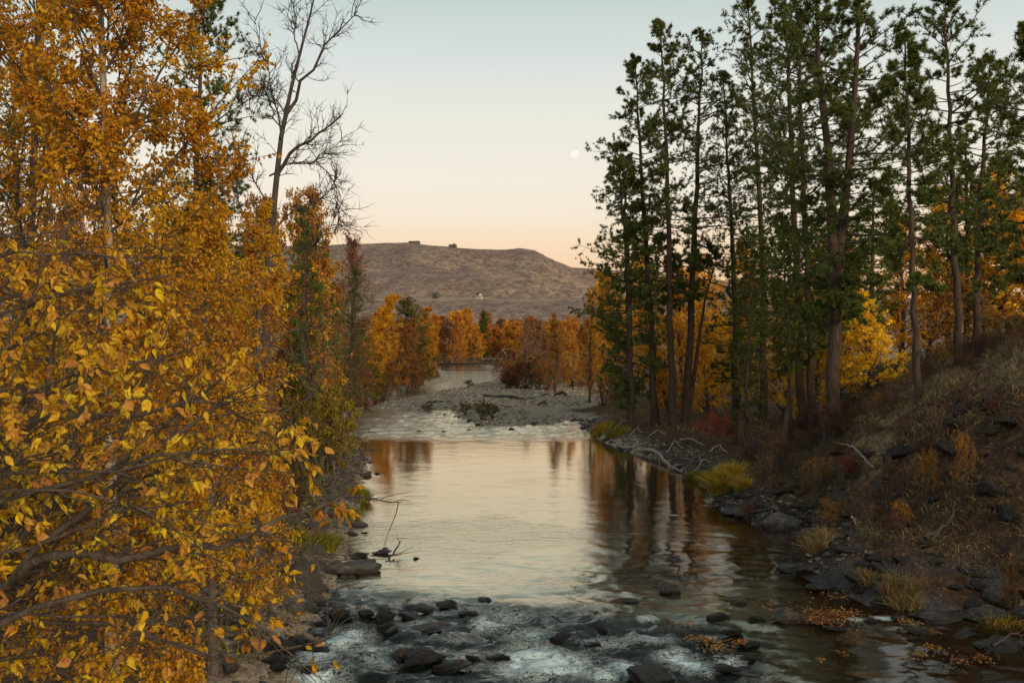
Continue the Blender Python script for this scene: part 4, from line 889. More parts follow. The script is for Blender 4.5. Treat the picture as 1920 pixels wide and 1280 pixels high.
# fallen leaves and twigs over the banks
def litter(n, xf, yr, seed, name, size=.09, lift=.03):
    rg = np.random.default_rng(seed); y = rg.uniform(*yr, n); x = xf(y, rg, n); P = on_ground(x, y); P = P[P[:, 2] > .03]; n = len(P); P[:, 2] += lift
    mbx = MB(); Y = nrm(np.stack([rg.normal(size=n), rg.normal(size=n), rg.normal(size=n) * .25], -1)); X = nrm(np.cross(Y, np.array([0, 0, 1.]) + rg.normal(size=(n, 3)) * .25)); Z = np.cross(X, Y)
    leaves(mbx, P, Y, size * rg.uniform(.6, 1.3, n), rg, LEAF2, frames=(X, Y, Z)); o = mbx.obj(name, M['fallen']); tag(o, kind='stuff')
M['fallen'] = leafmat('fallen_leaf', [(.16, .07, .03), (.38, .17, .04), (.10, .05, .03), (.50, .24, .05), (.2, .1, .05)], trans=.05)
litter(30000, lambda y, r, n: np.interp(y, *X0Y) + r.uniform(-6, 14, n), (30, 80), 4, 'fallen_leaves')
litter(5000, lambda y, r, n: np.interp(y, [24, 40, 70], [-6, -8, -13]) - r.uniform(0, 8, n), (24, 70), 5, 'fallen_leaves')
def leafpile(px, py, wpx, n, seed, z=.05):
    g = G(px, py, z); rg = np.random.default_rng(seed); sx = wpx / F * g[1] / 2
    x = g[0] + rg.normal(size=n) * sx * .5; y = g[1] + rg.normal(size=n) * sx * .5; P = np.stack([x, y, np.full(n, z + .02) + rg.uniform(0, .05, n)], -1); mbx = MB()
    Y = nrm(np.stack([rg.normal(size=n), rg.normal(size=n), rg.normal(size=n) * .15], -1)); X = nrm(np.cross(Y, np.array([0, 0, 1.]) + rg.normal(size=(n, 3)) * .15)); leaves(mbx, P, Y, .09 * rg.uniform(.7, 1.3, n), rg, LEAF2, frames=(X, Y, np.cross(X, Y)))
    return mbx
lp = MB()
for i, (px, py, wp, n, z) in enumerate([(1545, 1158, 110, 420, .12), (1590, 1152, 70, 160, .1), (1320, 1200, 60, 110, .1), (1350, 1216, 70, 90, .1), (1385, 1205, 40, 60, .1), (1540, 1239, 16, 16, .03), (1583, 1228, 24, 18, .03), (1720, 1228, 40, 50, .03), (1745, 1216, 50, 60, .03), (1800, 1242, 40, 60, .04), (1840, 1236, 50, 70, .04), (1750, 1186, 20, 20, .04), (1705, 1168, 40, 60, .1), (1645, 1000, 40, 30, .6), (1290, 1170, 40, 30, .1), (1475, 1140, 90, 30, .03), (1565, 1118, 60, 60, .1)]):
    q = leafpile(px, py, wp, n, 500 + i, z); lp.add(np.concatenate(q.v), np.concatenate(q.f))
M['fallen_bright'] = leafmat('fallen_leaf_bright', [(.34, .13, .03), (.44, .20, .04), (.24, .09, .03), (.50, .27, .06)], trans=.05)
tag(lp.obj('fallen_leaves', M['fallen_bright']), kind='stuff')
rg = np.random.default_rng(8); n = 2000; y = rg.uniform(31, 95, n); x = np.interp(y, *X0Y) + rg.uniform(-5, 12, n); P = on_ground(x, y) + [0, 0, .04]
D = nrm(np.stack([rg.normal(size=n), rg.normal(size=n), rg.uniform(-.1, .5, n)], -1)); B = shoots(P, D, rg.uniform(.3, 1.8, n), 4, .25, -.03, rg); tm = MB(); tubes(tm, B, taper(rg.uniform(.008, .02, n), B), 3)
tag(tm.obj('dead_twigs', M['darkbranch']), kind='stuff')

# ------------------------------------------------------------------ rocks
def rockmesh(seed, sub=4, angular=True):
    rg = np.random.default_rng(seed); bm = bmesh.new(); bmesh.ops.create_icosphere(bm, subdivisions=sub, radius=1)
    co = np.array([v.co[:] for v in bm.verts]); u = nrm(co); r = np.ones(len(u))
    if angular:
        for k in range(17):
            nn = nrm(rg.normal(size=3)); dcut = rg.uniform(.38, .80); dp = u @ nn; r = np.where(dp > .05, np.minimum(r, dcut / np.maximum(dp, .05)), r)
    f = lambda s, o: fbm(u[:, 0] * s + o + u[:, 2] * s * .7, u[:, 1] * s + o * 2 - u[:, 2] * s * .6, 4, .55)
    r = r * (1 + (.32 if angular else .12) * f(1.4, seed) + (.16 if angular else .02) * f(4.5, seed + 3) + (.05 if angular else 0) * f(13, seed)); co = u * r[:, None]
    mb_ = MB(); mb_.add(co, np.array([[v.index for v in fc.verts] for fc in bm.faces])); bm.free(); return mb_
RA = [rockmesh(200 + i).mesh('boulder', [M['rock']], True) for i in range(7)]
RB = [rockmesh(300 + i, 3, False).mesh('cobble', [M['cobble']], True) for i in range(5)]
_rk = 0
def rock(px, py, wpx, hpx, label, kind='a', tint=(1, 1, 1), group=None, z=0.0, depth=.8, name=None, sink=.3, tilt=.15):
    """A rock whose foot shows at pixel (px, py), wpx wide and hpx high."""
    global _rk; _rk += 1
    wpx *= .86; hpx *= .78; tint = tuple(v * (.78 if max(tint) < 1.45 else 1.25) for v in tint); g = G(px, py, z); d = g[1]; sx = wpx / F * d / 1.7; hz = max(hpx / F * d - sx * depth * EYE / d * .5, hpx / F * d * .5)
    me = (RA if kind == 'a' else RB)[_rk % (7 if kind == 'a' else 5)]
    o = bpy.data.objects.new(name or ('boulder' if kind == 'a' else 'river_stone'), me); COL.objects.link(o); sy = sx * depth
    o.location = (g[0], d + sy * .8, z + hz * (.5 - sink)); o.scale = (sx, sy, hz * (.5 + sink) / .8 * (.8 if kind == 'a' else 1)); rs = np.random.default_rng(_rk)
    o.rotation_euler = (rs.uniform(-tilt, tilt), rs.uniform(-tilt, tilt), rs.choice([0, math.pi]) + rs.uniform(-.35, .35)); o.color = (*tint, 1)
    tag(o, label, 'rock' if kind == 'a' else 'stone', group); return o
for a in [
    (1222, 1290, 150, 62, 'largest black boulder at the bottom edge in the white water'), (787, 1246, 108, 44, 'rounded dark boulder in the rapids with a paler neighbour'),
    (748, 1240, 48, 34, 'grey brown boulder leaning on the rounded dark one', 'a', (1.8, 1.6, 1.4)), (845, 1264, 88, 36, 'low dark boulder below the rounded one'), (888, 1238, 34, 14, 'small black rock right of the rounded boulder'),
    (936, 1238, 56, 18, 'ragged black rock beside the big foam patch'), (630, 1158, 56, 32, 'brown boulder at the left end of the row across the river', 'a', (1.5, 1.3, 1.1)), (682, 1157, 50, 26, 'dark boulder second in the row across the river'),
    (716, 1166, 52, 38, 'blocky dark boulder in the middle of the row'), (602, 1176, 40, 16, 'wet black stone below the row on the left'), (722, 1180, 42, 18, 'dark rock just under the blocky boulder'), (765, 1160, 44, 14, 'flat black rock right of the blocky boulder'),
    (792, 1149, 42, 16, 'pointed black rock halfway across the river'), (838, 1138, 50, 20, 'sharp black rock at the right of the row'), (905, 1128, 40, 13, 'mossy black rock at the end of the row'), (880, 1155, 50, 12, 'half drowned rock behind the left foam'),
    (800, 1184, 80, 14, 'drowned black slab under the pointed rock'), (1052, 1206, 52, 34, 'split dark rock in the middle of the rapids'), (1130, 1186, 30, 20, 'small square dark rock above the right foam'), (1112, 1212, 42, 12, 'flat wet rock beside the split one'),
    (1258, 1112, 62, 30, 'brown grey boulder alone in the dark smooth water', 'a', (1.5, 1.4, 1.3)), (1183, 1132, 64, 14, 'low dark slab left of the lone boulder'), (1387, 1130, 32, 14, 'pale flat stone in the dark smooth water', 'b', (1.2, 1.2, 1.2)),
    (1492, 1170, 84, 38, 'grey humped boulder in front of the orange leaves', 'a', (2, 1.9, 1.75)), (1545, 1172, 60, 18, 'low grey rock in the orange leaves', 'a', (1.8, 1.6, 1.5)), (1422, 1166, 38, 20, 'dark rounded rock left of the humped boulder'),
    (1352, 1162, 56, 22, 'dark rock at the edge of the leafy pool', 'a', (1.2, 1.2, 1.2)), (1372, 1192, 56, 22, 'dark grey rock below it among leaves', 'a', (1.4, 1.4, 1.4)), (1330, 1210, 60, 16, 'leaf strewn rock by the right foam'), (1405, 1212, 60, 16, 'low rock with fallen leaves'),
    (1370, 1262, 64, 22, 'wet grey rock near the bottom, right of the foam', 'a', (1.3, 1.3, 1.3)), (1410, 1240, 56, 14, 'streaked slab over which thin water runs'), (1320, 1290, 60, 20, 'dark rock at the bottom edge beside the largest one'),
    (1575, 1186, 70, 18, 'flat grey rock under the leaf bed', 'a', (1.6, 1.55, 1.5)), (1640, 1168, 46, 14, 'small grey rock by the little white trickle', 'a', (1.5, 1.5, 1.5)), (1690, 1164, 50, 16, 'grey rock right of the little white trickle', 'a', (1.6, 1.6, 1.55)),
    (1765, 1168, 130, 28, 'long pale grey ledge rock on the right', 'a', (2.1, 2, 1.85)), (1855, 1168, 130, 30, 'second long pale ledge rock toward the right edge', 'a', (2.1, 2, 1.85)), (1945, 1162, 110, 34, 'ledge rock cut by the right edge', 'a', (1.8, 1.75, 1.65)),
    (1735, 1190, 60, 14, 'knobbly grey rock under the long ledge', 'a', (1.9, 1.8, 1.7)), (1820, 1188, 60, 16, 'grey rock under the second ledge rock', 'a', (1.6, 1.6, 1.5)), (1900, 1222, 130, 36, 'sloping grey rock in the pool at the right edge', 'a', (1.5, 1.45, 1.4)), (1848, 1218, 36, 18, 'round grey stone left of the sloping rock', 'a', (1.5, 1.5, 1.5)),
    (1815, 1240, 40, 13, 'pale stone with orange leaves in the pool', 'a', (2, 2, 2)), (1714, 1200, 28, 13, 'pair stone in the brown pool', 'a', (1.9, 1.9, 1.9)), (1748, 1222, 16, 8, 'tiny pale stone in the brown pool', 'a', (2, 2, 2)), (1782, 1243, 22, 7, 'low wet stone in the brown pool', 'a', (1.3, 1.3, 1.3)), (1820, 1196, 70, 12, 'flat stone at the head of the brown pool', 'a', (1.6, 1.6, 1.6)),
    # right bank ledges
    (1392, 968, 80, 30, 'slanted blue grey slab just past the yellow grass', 'a', (1.6, 1.65, 1.65)), (1350, 952, 50, 12, 'thin grey slab at the sandy shore', 'a', (1.6, 1.6, 1.6)), (1468, 994, 104, 50, 'big pale faced slab jutting into the water', 'a', (2, 1.95, 1.9)), (1530, 975, 60, 34, 'dark upright slab behind the pale faced one', 'a', (1.1, 1.1, 1.1)),
    (1442, 962, 60, 26, 'dark rock between the two slabs'), (1560, 1012, 130, 26, 'sand coloured ledge behind the pale faced slab', 'a', (6, 4.4, 3)), (1505, 1078, 96, 26, 'blue grey ledge pointing into the dark water', 'a', (1.4, 1.45, 1.5)), (1575, 1068, 90, 30, 'dark rock behind the pointing ledge'), (1555, 1112, 100, 26, 'dark grey rock at the shadowed water', 'a', (1.2, 1.2, 1.2)),
    (1610, 1122, 100, 24, 'rock with leaves along the shadowed water'), (1690, 1138, 120, 34, 'dark overhanging ledge above the pool'), (1790, 1140, 130, 34, 'dark mossy ledge above the pool', 'a', (1.1, 1.1, .8)), (1885, 1138, 90, 28, 'dark rock above the pool by the right edge'),
    (1560, 1040, 70, 24, 'black rock under the sandy ledge', 'a', (.9, .9, .9)), (1725, 1040, 60, 26, 'pale rock half way up the dark slope', 'a', (1.8, 1.6, 1.5)), (1405, 905, 30, 26, 'round pale boulder in the brush', 'b', (1.1, 1.1, 1.1)), (1500, 928, 60, 22, 'grey outcrop in the brush above the slabs', 'a', (1.3, 1.3, 1.3)), (1560, 930, 70, 24, 'second grey outcrop in the brush', 'a', (1.1, 1.1, 1.1)),
    # left bank
    (640, 1084, 160, 48, 'broad flat grey shelf reaching into the river', 'a', (1.7, 1.65, 1.6)), (540, 1080, 140, 40, 'brown grey shelf behind the flat one', 'a', (1.6, 1.4, 1.1)), (565, 1122, 70, 76, 'big smooth upright boulder on the left bank', 'b', (.75, .72, .68)), (600, 1044, 64, 36, 'pale faced angular boulder on the left bank', 'a', (2.4, 2.2, 2)),
    (693, 1054, 40, 10, 'low tip of the shelf in the water', 'a', (1.2, 1.2, 1.2)), (668, 1046, 50, 16, 'grey rock on the tip of the shelf', 'a', (1.4, 1.4, 1.4)), (712, 1041, 46, 13, 'flat dark rock just offshore', 'a', (1.3, 1.3, 1.3)), (722, 1029, 16, 5, 'tiny rock above the flat offshore one', 'a'), (682, 1000, 13, 5, 'tiny black stone offshore'), (780, 1048, 14, 6, 'small black rock right of the stick'),
    (597, 1112, 34, 20, 'pale oval cobble beside the smooth boulder', 'b', (1.25, 1.1, 1)), (540, 1138, 32, 20, 'tan oval cobble on the left shore', 'b', (1.2, 1, .85)), (596, 1128, 26, 16, 'reddish cobble on the left shore', 'b', (1.05, .8, .7)), (535, 1110, 50, 32, 'dark cobble behind the tan one', 'b', (.6, .6, .6)), (575, 1150, 40, 22, 'grey cobble near the brown boulder', 'b', (.8, .8, .8)), (545, 1160, 32, 24, 'blue grey cobble at the shore', 'b', (.75, .78, .8)),
    (706, 889, 12, 7, 'small dark rock offshore by the willow', 'a'), (691, 886, 10, 6, 'smaller dark rock beside it offshore', 'a'), (682, 895, 22, 12, 'grey rock at the water below the willow', 'a', (1.5, 1.5, 1.5)), (670, 893, 22, 12, 'brown rock at the water below the willow', 'a', (1.7, 1.5, 1.3)), (694, 812, 18, 5, 'flat dark rock in the riffle', 'a'), (785, 809, 12, 5, 'dark rock in the riffle, left', 'a'), (833, 810, 11, 5, 'dark rock in the riffle, middle', 'a'),
    (880, 806, 14, 4, 'low dark rock below the bar', 'a'), (895, 797, 14, 8, 'dark rock at the bar edge under the willows', 'a'), (915, 795, 16, 8, 'rounded dark rock at the bar edge', 'a'), (958, 806, 16, 7, 'rock in front of the bar, right', 'a', (1.3, 1.3, 1.3)), (998, 797, 14, 8, 'pale rock at the bar edge', 'a', (2.2, 2.1, 2)), (1060, 797, 18, 4, 'thin slab near the right end of the bar', 'a', (1.8, 1.8, 1.8)), (835, 778, 9, 5, 'black dot of rock left of the willows', 'a'), (1066, 810, 10, 4, 'tiny rock before the grove shore', 'a'),
]:
    rock(*a)
# many more stones of the shores, all built one by one
rg = np.random.default_rng(55)
def scatter(poly, n, smin, smax, kind, label, group, tint, seed, jit=.9, zoff=0.0, flat=.6):
    rg = np.random.default_rng(seed); poly = np.array(poly); seg = np.linalg.norm(np.diff(poly, axis=0), axis=1); cs = np.concatenate([[0], np.cumsum(seg)])
    for k in range(n):
        t = rg.uniform(0, cs[-1]); x = np.interp(t, cs, poly[:, 0]) + rg.normal() * jit; y = np.interp(t, cs, poly[:, 1]) + rg.normal() * jit
        s = rg.uniform(0, 1) ** 2 * (smax - smin) + smin; z = gz(x, y)
        if z < -.5: continue
        b = rg.uniform(.7, 1.25)
        SC.append((s / math.hypot(x, y), kind, (x, y, z + s * .1 + zoff), (s * rg.uniform(.8, 1.3), s * rg.uniform(.7, 1.1), s * rg.uniform(flat * .7, flat * 1.3)), (rg.normal() * .2, rg.normal() * .2, rg.uniform(0, 6.28)),
                   (tint[0] * b, tint[1] * b * rg.uniform(.94, 1.03), tint[2] * b * rg.uniform(.9, 1.05), 1), label, group, b, s))
SC = []
def flush():
    cnt = {'a': 165, 'b': 150}; rest = {}
    lo = {'a': [rockmesh(400 + i, 2) for i in range(4)], 'b': [rockmesh(420 + i, 2, False) for i in range(4)]}
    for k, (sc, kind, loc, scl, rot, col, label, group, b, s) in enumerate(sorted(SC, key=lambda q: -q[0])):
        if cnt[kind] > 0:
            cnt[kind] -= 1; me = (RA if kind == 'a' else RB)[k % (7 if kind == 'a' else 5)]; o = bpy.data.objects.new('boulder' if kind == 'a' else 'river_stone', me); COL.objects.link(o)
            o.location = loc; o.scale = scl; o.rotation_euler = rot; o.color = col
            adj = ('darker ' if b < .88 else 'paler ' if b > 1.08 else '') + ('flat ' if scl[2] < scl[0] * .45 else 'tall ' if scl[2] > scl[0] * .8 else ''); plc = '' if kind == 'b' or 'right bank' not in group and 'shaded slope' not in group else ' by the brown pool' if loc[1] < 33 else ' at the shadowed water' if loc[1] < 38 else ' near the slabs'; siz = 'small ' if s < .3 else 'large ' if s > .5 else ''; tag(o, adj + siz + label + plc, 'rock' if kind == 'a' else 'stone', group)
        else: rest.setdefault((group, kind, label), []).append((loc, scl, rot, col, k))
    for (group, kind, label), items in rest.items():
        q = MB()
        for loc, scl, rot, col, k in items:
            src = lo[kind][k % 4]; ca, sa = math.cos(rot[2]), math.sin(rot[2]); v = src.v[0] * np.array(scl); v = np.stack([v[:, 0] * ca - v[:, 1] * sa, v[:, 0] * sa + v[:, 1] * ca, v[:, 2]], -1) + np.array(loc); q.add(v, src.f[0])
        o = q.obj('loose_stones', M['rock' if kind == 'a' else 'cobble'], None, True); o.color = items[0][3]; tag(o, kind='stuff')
Lp = [G(*p)[:2] for p in LEFT]; Rp = [G(*p)[:2] for p in RIGHT]
scatter([(q[0] - .9, q[1]) for q in Lp[1:12]], 170, .12, .42, 'b', 'rounded river cobble on the near left shore', 'cobbles of the near left shore', (.95, .88, .82), 1, .8)
scatter([(q[0] - .2, q[1]) for q in Lp[9:19]], 90, .2, .6, 'a', 'jumbled grey stone along the far left shore', 'stones of the far left shore', (2, 1.85, 1.7), 2, .5)
scatter([(q[0] + .4, q[1] + .3) for q in Rp[15:24]], 130, .15, .5, 'a', 'grey stone edging the right shore below the pines', 'stones of the right shore below the pines', (1.6, 1.55, 1.5), 3, .55)
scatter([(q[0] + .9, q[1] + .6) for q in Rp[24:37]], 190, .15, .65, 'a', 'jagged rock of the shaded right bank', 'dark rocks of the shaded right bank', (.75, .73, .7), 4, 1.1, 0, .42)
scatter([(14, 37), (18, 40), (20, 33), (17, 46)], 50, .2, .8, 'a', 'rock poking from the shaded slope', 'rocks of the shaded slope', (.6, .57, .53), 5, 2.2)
scatter([G(840, 770)[:2], G(860, 786)[:2], G(905, 799)[:2], G(1030, 798)[:2], G(1085, 792)[:2]], 80, .12, .42, 'a', 'grey brown stone fringing the gravel bar', 'stones fringing the gravel bar', (1.4, 1.35, 1.25), 6, 1.6, 0, .5)
scatter([G(690, 1160)[:2], G(1000, 1150)[:2], G(1320, 1215)[:2], G(1500, 1180)[:2]], 45, .12, .4, 'a', 'small wet black rock breaking the rapids', 'small wet rocks in the rapids', (.8, .8, .8), 7, .9, .1)
scatter([G(560, 1200)[:2], G(470, 1270)[:2]], 24, .2, .5, 'a', 'wet dark rock under the overhanging yellow leaves', 'wet rocks under the overhanging leaves', (1, .95, .9), 8, .6, .1)
flush()
# gravel of the bar
def pebbles(n, xf, yr, seed, smin, smax, test, name, mat='pebble'):
    rg = np.random.default_rng(seed); y = rg.uniform(*yr, n); x = xf(y, rg, n); z, s, bar, rt, hx = land(x, y, True); k = test(x, y, z, s, bar); x, y, z = x[k], y[k], z[k]; n = len(x)
    t = np.array([[1, 0, 0], [-1, 0, 0], [0, 1, 0], [0, -1, 0], [0, 0, 1], [.7, .7, .6], [-.7, .7, .55], [-.7, -.7, .6], [.7, -.7, .5]], float) * [1, .8, .55]
    f = np.array([[0, 5, 8], [5, 4, 8], [5, 0, 2], [5, 2, 6], [5, 6, 4], [6, 2, 1], [6, 1, 7], [6, 7, 4], [7, 1, 3], [7, 3, 8], [7, 8, 4], [8, 3, 0]])
    s = (rg.uniform(0, 1, n) ** 2 * (smax - smin) + smin)[:, None, None]; a = rg.uniform(0, 6.28, n); ca, sa = np.cos(a), np.sin(a); v = t[None] * rg.uniform(.75, 1.25, (n, 9, 1)) * s
    V = np.stack([v[..., 0] * ca[:, None] - v[..., 1] * sa[:, None], v[..., 0] * sa[:, None] + v[..., 1] * ca[:, None], v[..., 2]], -1) + np.stack([x, y, z], -1)[:, None]
    q = MB(); q.add(V.reshape(-1, 3), (f[None] + (np.arange(n) * 9)[:, None, None]).reshape(-1, 3)); o = q.obj(name, M[mat]); tag(o, kind='stuff')
m, nt, p, out = material('gravel_stone'); g = N(nt, 'ShaderNodeNewGeometry').outputs['Random Per Island']
nt.links.new(rampn(nt, g, [(0, (.08, .06, .04)), (.4, (.25, .195, .135)), (.75, (.42, .335, .24)), (1, (.66, .54, .40))]), p.inputs['Base Color']); p.inputs['Roughness'].default_value = .85; M['pebble'] = m
m, nt, p, out = material('dark_gravel_stone'); g = N(nt, 'ShaderNodeNewGeometry').outputs['Random Per Island']
nt.links.new(rampn(nt, g, [(0, (.04, .034, .028)), (.5, (.10, .085, .068)), (.85, (.17, .145, .115)), (1, (.26, .22, .18))]), p.inputs['Base Color']); p.inputs['Roughness'].default_value = .85; M['dark_pebble'] = m
pebbles(15000, lambda y, r, n: r.uniform(-32, 18, n), (88, 215), 1, .06, .27, lambda x, y, z, s, b: (b > .5) & (s > 0) & ~((x > 2) & (y > 105) & (y < 118) & (s > 3)), 'bar_gravel')
pebbles(4500, lambda y, r, n: np.interp(y, [24, 32, 40, 57, 70], [-5.2, -5.8, -6.3, -8.5, -10.5]) - r.uniform(-.5, 3, n), (22, 70), 2, .04, .14, lambda x, y, z, s, b: (s > -.3) & (s < 3.5), 'shore_gravel', 'dark_pebble')
pebbles(5000, lambda y, r, n: np.interp(y, [33, 45, 60, 70, 93], [11, 11, 10, 10, 7]) + r.uniform(-.8, 3, n), (33, 95), 3, .05, .2, lambda x, y, z, s, b: (s > -.3) & (s < 2), 'shore_gravel', 'dark_pebble')

# ------------------------------------------------------------------ driftwood and stumps
def log(pts, r, mat, label, name='driftwood', cat='driftwood', twigs=0, seed=1, zfix=True, group=None):
    """pts: (x, y, height above the ground)"""
    rg = np.random.default_rng(seed); P = np.array([[x, y, max(gz(x, y), 0) + h] for x, y, h in pts]); base = P[0].copy(); P = resample(P, 10); P[1:-1] += rg.normal(size=(8, 3)) * r * .6
    root = empty(name, base); tag(root, label, cat, group); q = MB(); tubes(q, P[None], taper([r], P[None], .7, .3), 8); e = MB()
    q.obj('stem', mat, root, True, base)
    if twigs:
        p2, d2, ix, t = children(P[None], twigs, .2, 1, .8, rg); B = shoots(p2, d2, rg.uniform(.3, 1.0, len(p2)), 5, .2, .03, rg)
        for b in B: one = MB(); tubes(one, b[None], taper([r * .4], b[None]), 4); one.obj('branch', mat, root, True, base)
    return root
def gp(px, py, z, h=.08): g = G(px, py, z); return (g[0], g[1], h)
log([gp(1196, 829, .8), gp(1230, 836, .8, .25), gp(1262, 852, 1.0, .15), gp(1280, 856, 1.0)], .13, M['deadwood'], 'long silver driftwood log lying on the right shore', twigs=5, seed=1)
log([gp(1275, 820, 1.2), gp(1300, 824, 1.2, .3), gp(1322, 832, 1.2, .1)], .07, M['deadwood'], 'pale forked branch above the silver log', twigs=4, seed=2)
log([gp(1596, 960, 1.4, .5), gp(1610, 968, 1.3, .2), gp(1638, 972, 1.3, .15)], .035, M['deadwood'], 'small bleached white branch on the dark bank', twigs=6, seed=3)
log([gp(1735, 975, 2.0, .1), gp(1770, 940, 2.4, .3), gp(1800, 905, 2.9, .1)], .08, M['greybark'], 'grey fallen trunk slanting up the slope', twigs=3, seed=4)
log([(-6.2, 32.0, .3), (-6.6, 33.5, .5), (-5.8, 34.5, .2)], .03, M['darkwood'], 'thin dark stick on the left shelf', twigs=2, seed=5)
log([gp(724, 1052, 0, -.02), gp(738, 1043, 0, .14), gp(753, 1034, 0, .42)], .05, M['darkwood'], 'forked black stick standing out of the water', twigs=3, seed=6)
log([gp(1380, 945, .6), gp(1430, 940, .9, .2), gp(1478, 925, 1.2, .2)], .09, M['darkwood'], 'dark rotten log behind the right shore slabs', twigs=3, seed=7)
log([gp(1640, 905, 2.0, .1), gp(1600, 890, 2.0, .5), gp(1570, 880, 1.8, .5)], .05, M['deadwood'], 'thin grey fallen branch right of the twin pine', twigs=4, seed=8)
log([gp(1860, 1000, 3.0, .1), gp(1900, 1010, 2.8, .3), gp(1940, 1015, 2.8, .3)], .04, M['greybark'], 'thin branch on the slope by the right edge', twigs=4, seed=9)
log([gp(908, 741, .35), gp(950, 744, .35, .15), gp(975, 747, .35, .12), gp(1000, 745, .4, .12), gp(1030, 738, .4, .1)], .26, M['darkwood'], 'long curved dark driftwood trunk across the gravel bar', twigs=0, seed=10)
log([gp(802, 755, .3), gp(825, 753, .3, .1), gp(843, 752, .3)], .16, M['darkwood'], 'straight dark log at the left of the gravel bar', twigs=0, seed=11)
log([gp(1040, 742, .4, .3), gp(1052, 742, .4, .7), gp(1062, 741, .4, .3)], .2, M['darkwood'], 'black root wad of driftwood under the island tree', twigs=14, seed=12)
log([gp(1008, 757, .4), gp(1018, 755, .4, .4), gp(1027, 757, .4)], .12, M['darkwood'], 'small brush heap on the leafy part of the bar', twigs=8, seed=13)
for i, (px, py, dx) in enumerate([(1118, 786, 30), (1150, 800, 40), (1180, 812, 26), (1215, 818, 36), (1250, 835, 30), (1330, 850, 34), (1300, 862, 40)]):
    log([gp(px, py, .9, .05), gp(px + dx * .5, py - 4, .9, .35), gp(px + dx, py + 2, .9, .1)], .05, M['deadwood'], 'tangled grey branch among the pine roots', twigs=6, seed=20 + i, group='branches tangled among the pine roots')
def stump(px, py, z, top, wpx, label, lean=0.0, name='tree_stump', cat='stump', mat='deadwood'):
    d = F * (EYE - z) / (py - 640); b = W(px, py, d); b[2] = gz(b[0], d); t = W(px + lean, top, d); P = resample(np.array([b - [0, 0, .3], t]), 8); rg = np.random.default_rng(px); r = wpx / F * d / 2
    root = empty(name, b); tag(root, label, cat); q = MB(); P[1:-1] += rg.normal(size=(6, 3)) * r * .1; tubes(q, P[None], (r * np.linspace(1.15, .8, 8))[None], 9); q.obj('trunk', M[mat], root, True, b)
    s = MB(); n = 9; a = np.arange(n) / n * 6.28; p0 = P[-1] + np.stack([np.cos(a), np.sin(a), np.zeros(n)], -1) * r * .6 - [0, 0, .2]; B = shoots(p0, np.tile([[0, 0, 1.]], (n, 1)), rg.uniform(.2, .7, n), 3, .06, 0, rg); tubes(s, B, taper(np.full(n, r * .3), B), 4); s.obj('splinters', M[mat], root, True, b)
stump(1353, 772, 1.3, 736, 10, 'broken grey stump in front of the golden tree')
stump(1848, 800, 3.8, 690, 6, 'slim bleached snag leaning on the upper slope', -10, 'dead_snag', 'snag')
stump(1464, 872, 1.3, 770, 9, 'dark crooked snag left of the twin pine', 12, 'dead_snag', 'snag', 'darkwood')

# ------------------------------------------------------------------ far bridge
def box(mb_, c, s, rz=0, mat=0):
    v = np.array([[x, y, z] for x in (-.5, .5) for y in (-.5, .5) for z in (-.5, .5)]) * s; ca, sa = math.cos(rz), math.sin(rz)
    v = np.stack([v[:, 0] * ca - v[:, 1] * sa, v[:, 0] * sa + v[:, 1] * ca, v[:, 2]], -1) + np.asarray(c); mb_.add(v, [[0, 1, 3, 2], [4, 6, 7, 5], [0, 4, 5, 1], [2, 3, 7, 6], [0, 2, 6, 4], [1, 5, 7, 3]], mat)
def beam(mb_, a, b, w_):
    a = np.asarray(a, float); b = np.asarray(b, float); P = np.stack([a, b])[None]; tubes(mb_, P, np.full((1, 2), w_ * .7), 4)
def plainmat(name, a, b, sc=3, rough=.85):
    m, nt, p, out = material(name); n = noise(nt, sc, 4, objco(nt)); nt.links.new(rampn(nt, n, [(.3, a), (.7, b)]), p.inputs['Base Color']); p.inputs['Roughness'].default_value = rough; return m
M['timber'] = plainmat('bridge_timber', (.035, .024, .02), (.07, .045, .035)); M['pale_steel'] = plainmat('pale_steel', (.20, .16, .13), (.28, .23, .19))
BY = 285.; x0, x1 = -22.5, 9.0; zd = lambda x: 1.55 + (x - x0) * .022
br = empty('footbridge', (x0, BY, 1)); tag(br, 'brown timber bridge with railings and a pale truss crossing the far river', 'bridge'); bo = np.array([x0, BY, 1])
def bpart(name, fn, mat): q = MB(); fn(q); return q.obj(name, mat, br, False, bo)
L_ = x1 - x0; tilt = .022
def slab(q, z0, th, wy, y=BY): v = np.array([[x, y + s * wy / 2, zd(x) + z0 + k * th] for x in (x0, x1) for s in (-1, 1) for k in (0, 1)]); q.add(v, [[0, 1, 3, 2], [4, 6, 7, 5], [0, 4, 5, 1], [2, 3, 7, 6], [0, 2, 6, 4], [1, 5, 7, 3]])
bpart('deck', lambda q: slab(q, 0, .25, 4.4), M['timber'])
for s in (-1, 1):
    bpart('girder', lambda q: slab(q, -.45, .44, .3, BY + s * 1.7), M['timber']); bpart('handrail', lambda q: slab(q, 1.35, .14, .16, BY + s * 2.1), M['timber']); bpart('handrail', lambda q: slab(q, .80, .12, .12, BY + s * 2.1), M['timber'])
    for k in range(17): xx = x0 + k * L_ / 16; bpart('post', lambda q: box(q, (xx, BY + s * 2.2, zd(xx) + .65), (.16, .06, 1.5)), M['timber'])
for k in range(11): xx = x0 + .8 + k * 1.75; bpart('crossbeam', lambda q: box(q, (xx, BY, zd(xx) - .62), (.3, 5.2, .32)), M['timber'])
for xx in (-19.5, -4.5, 5.5): bpart('pier', lambda q: (box(q, (xx, BY, .2), (.9, 4.2, 2.0)), box(q, (xx, BY, zd(xx) - .6), (1.2, 4.8, .26))), M['timber'])
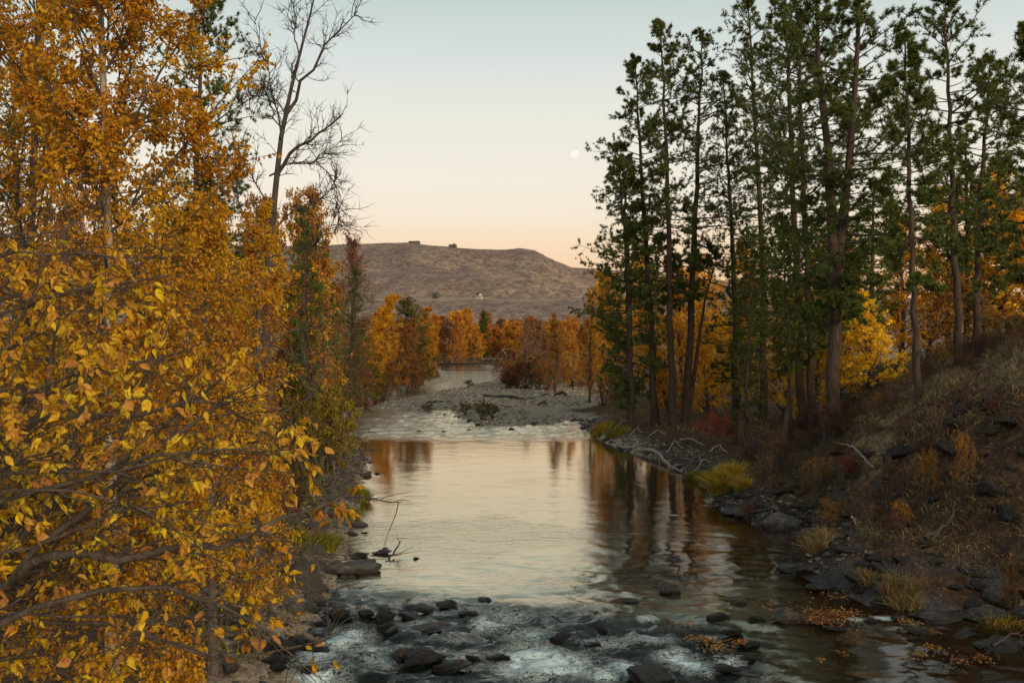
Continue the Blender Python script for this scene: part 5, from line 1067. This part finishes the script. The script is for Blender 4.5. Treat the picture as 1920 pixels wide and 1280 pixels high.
xa, xb, xc, xd = [(v - 960) / F * BY for v in (925, 942, 966, 980)]
for s in (-1, 1):
    yy = BY + s * 2.45; zl = zd(xa) + .3; zt_ = 8 - (654 - 640) / F * BY
    for nm, a, b in (('top_chord', (xb, zt_), (xc, zt_ + .05)), ('end_diagonal', (xa, zl), (xb, zt_)), ('end_diagonal', (xc, zt_), (xd, zl)), ('brace', (xb, zt_), ((xb + xc) / 2 + .2, zl)), ('brace', (xc, zt_), ((xb + xc) / 2 + .2, zl)), ('bottom_chord', (xa - 3, zl + .9), (xd, zl + .9))):
        bpart(nm, lambda q: beam(q, (a[0], yy, a[1]), (b[0], yy, b[1]), .08), M['pale_steel'])

# ------------------------------------------------------------------ houses on the hill
M['house_wall'] = plainmat('house_wall', (.12, .09, .075), (.16, .12, .10)); M['house_white'] = plainmat('white_wall', (.55, .50, .46), (.65, .60, .55)); M['house_blue'] = plainmat('blue_wall', (.07, .12, .15), (.09, .15, .18)); M['house_roof'] = plainmat('house_roof', (.06, .05, .05), (.09, .075, .07)); M['pane'] = plainmat('window_pane', (.02, .025, .03), (.03, .035, .04), 1, .15)
def house(px, d, wpx, h, wallm, roofm, label, wings=1, z=None):
    x = (px - 960) / F * d; wd = wpx / F * d; g = float(hill_h(np.array([x]), np.array([d]))[0]) if z is None else z; dp = 9.
    root = empty('house', (x, d, g)); tag(root, label, 'house')
    def prt(nm, fn, mat): q = MB(); fn(q); return q.obj(nm, mat, root)
    prt('wall', lambda q: box(q, (0, 0, h / 2 - 1), (wd, dp, h + 2)), wallm)
    def roof(q, w0, w1, zz, rh): v = np.array([[w0 - .6, -dp / 2 - .7, zz], [w1 + .6, -dp / 2 - .7, zz], [w1 + .6, dp / 2 + .7, zz], [w0 - .6, dp / 2 + .7, zz], [w0 + 1, 0, zz + rh], [w1 - 1, 0, zz + rh]]); q.add(v, [[0, 1, 5, 4], [2, 3, 4, 5]]); q.add(v, [[0, 4, 3], [1, 2, 5]])
    prt('roof', lambda q: roof(q, -wd / 2, wd / 2, h + .01, 2.2), roofm)
    if wings > 1:
        prt('wing', lambda q: box(q, (wd * .2, -1, h * .75), (wd * .35, dp + 2.5, h * 1.4)), wallm)
        def gable(q): a = wd * .2; b = wd * .19; v = np.array([[a - b, -dp / 2 - 3, h * 1.45], [a + b, -dp / 2 - 3, h * 1.45], [a, -dp / 2 - 3, h * 1.45 + 2.4], [a - b, dp / 2 + .6, h * 1.45], [a + b, dp / 2 + .6, h * 1.45], [a, dp / 2 + .6, h * 1.45 + 2.4]]); q.add(v, [[0, 2, 5, 3], [1, 4, 5, 2]]); q.add(v, [[0, 1, 2], [3, 5, 4]])
        prt('gable_roof', gable, roofm)
    n = max(3, int(wd / 4.5))
    for k in range(n):
        xx = -wd / 2 + (k + .5) * wd / n; yy = -dp / 2 - .06 - (2.3 if wings > 1 and abs(xx - wd * .2) < wd * .17 else 0); prt('window', lambda q: box(q, (xx, yy, h * .55), (1.7, .12, 1.5)), M['pane'])
    prt('chimney', lambda q: box(q, (wd * .22, 1.5, h + 2.2), (1.1, 1.1, 2.4)), wallm)
house(659, 1985, 17, 5.2, M['house_blue'], M['house_blue'], 'small blue house on the ridge at the left')
house(777, 1985, 21, 3.2, M['house_wall'], M['house_roof'], 'long low brown house in the middle of the ridge')
house(849, 1985, 15, 4.0, M['house_wall'], M['house_roof'], 'small brown gabled house on the ridge at the right', 2)
house(818, 1060, 13, 3.4, M['house_wall'], M['house_roof'], 'dark house on the bench half way up the hill', 2)
house(898, 1050, 13, 3.4, M['house_white'], M['house_roof'], 'white house on the bench half way up the hill', 2)
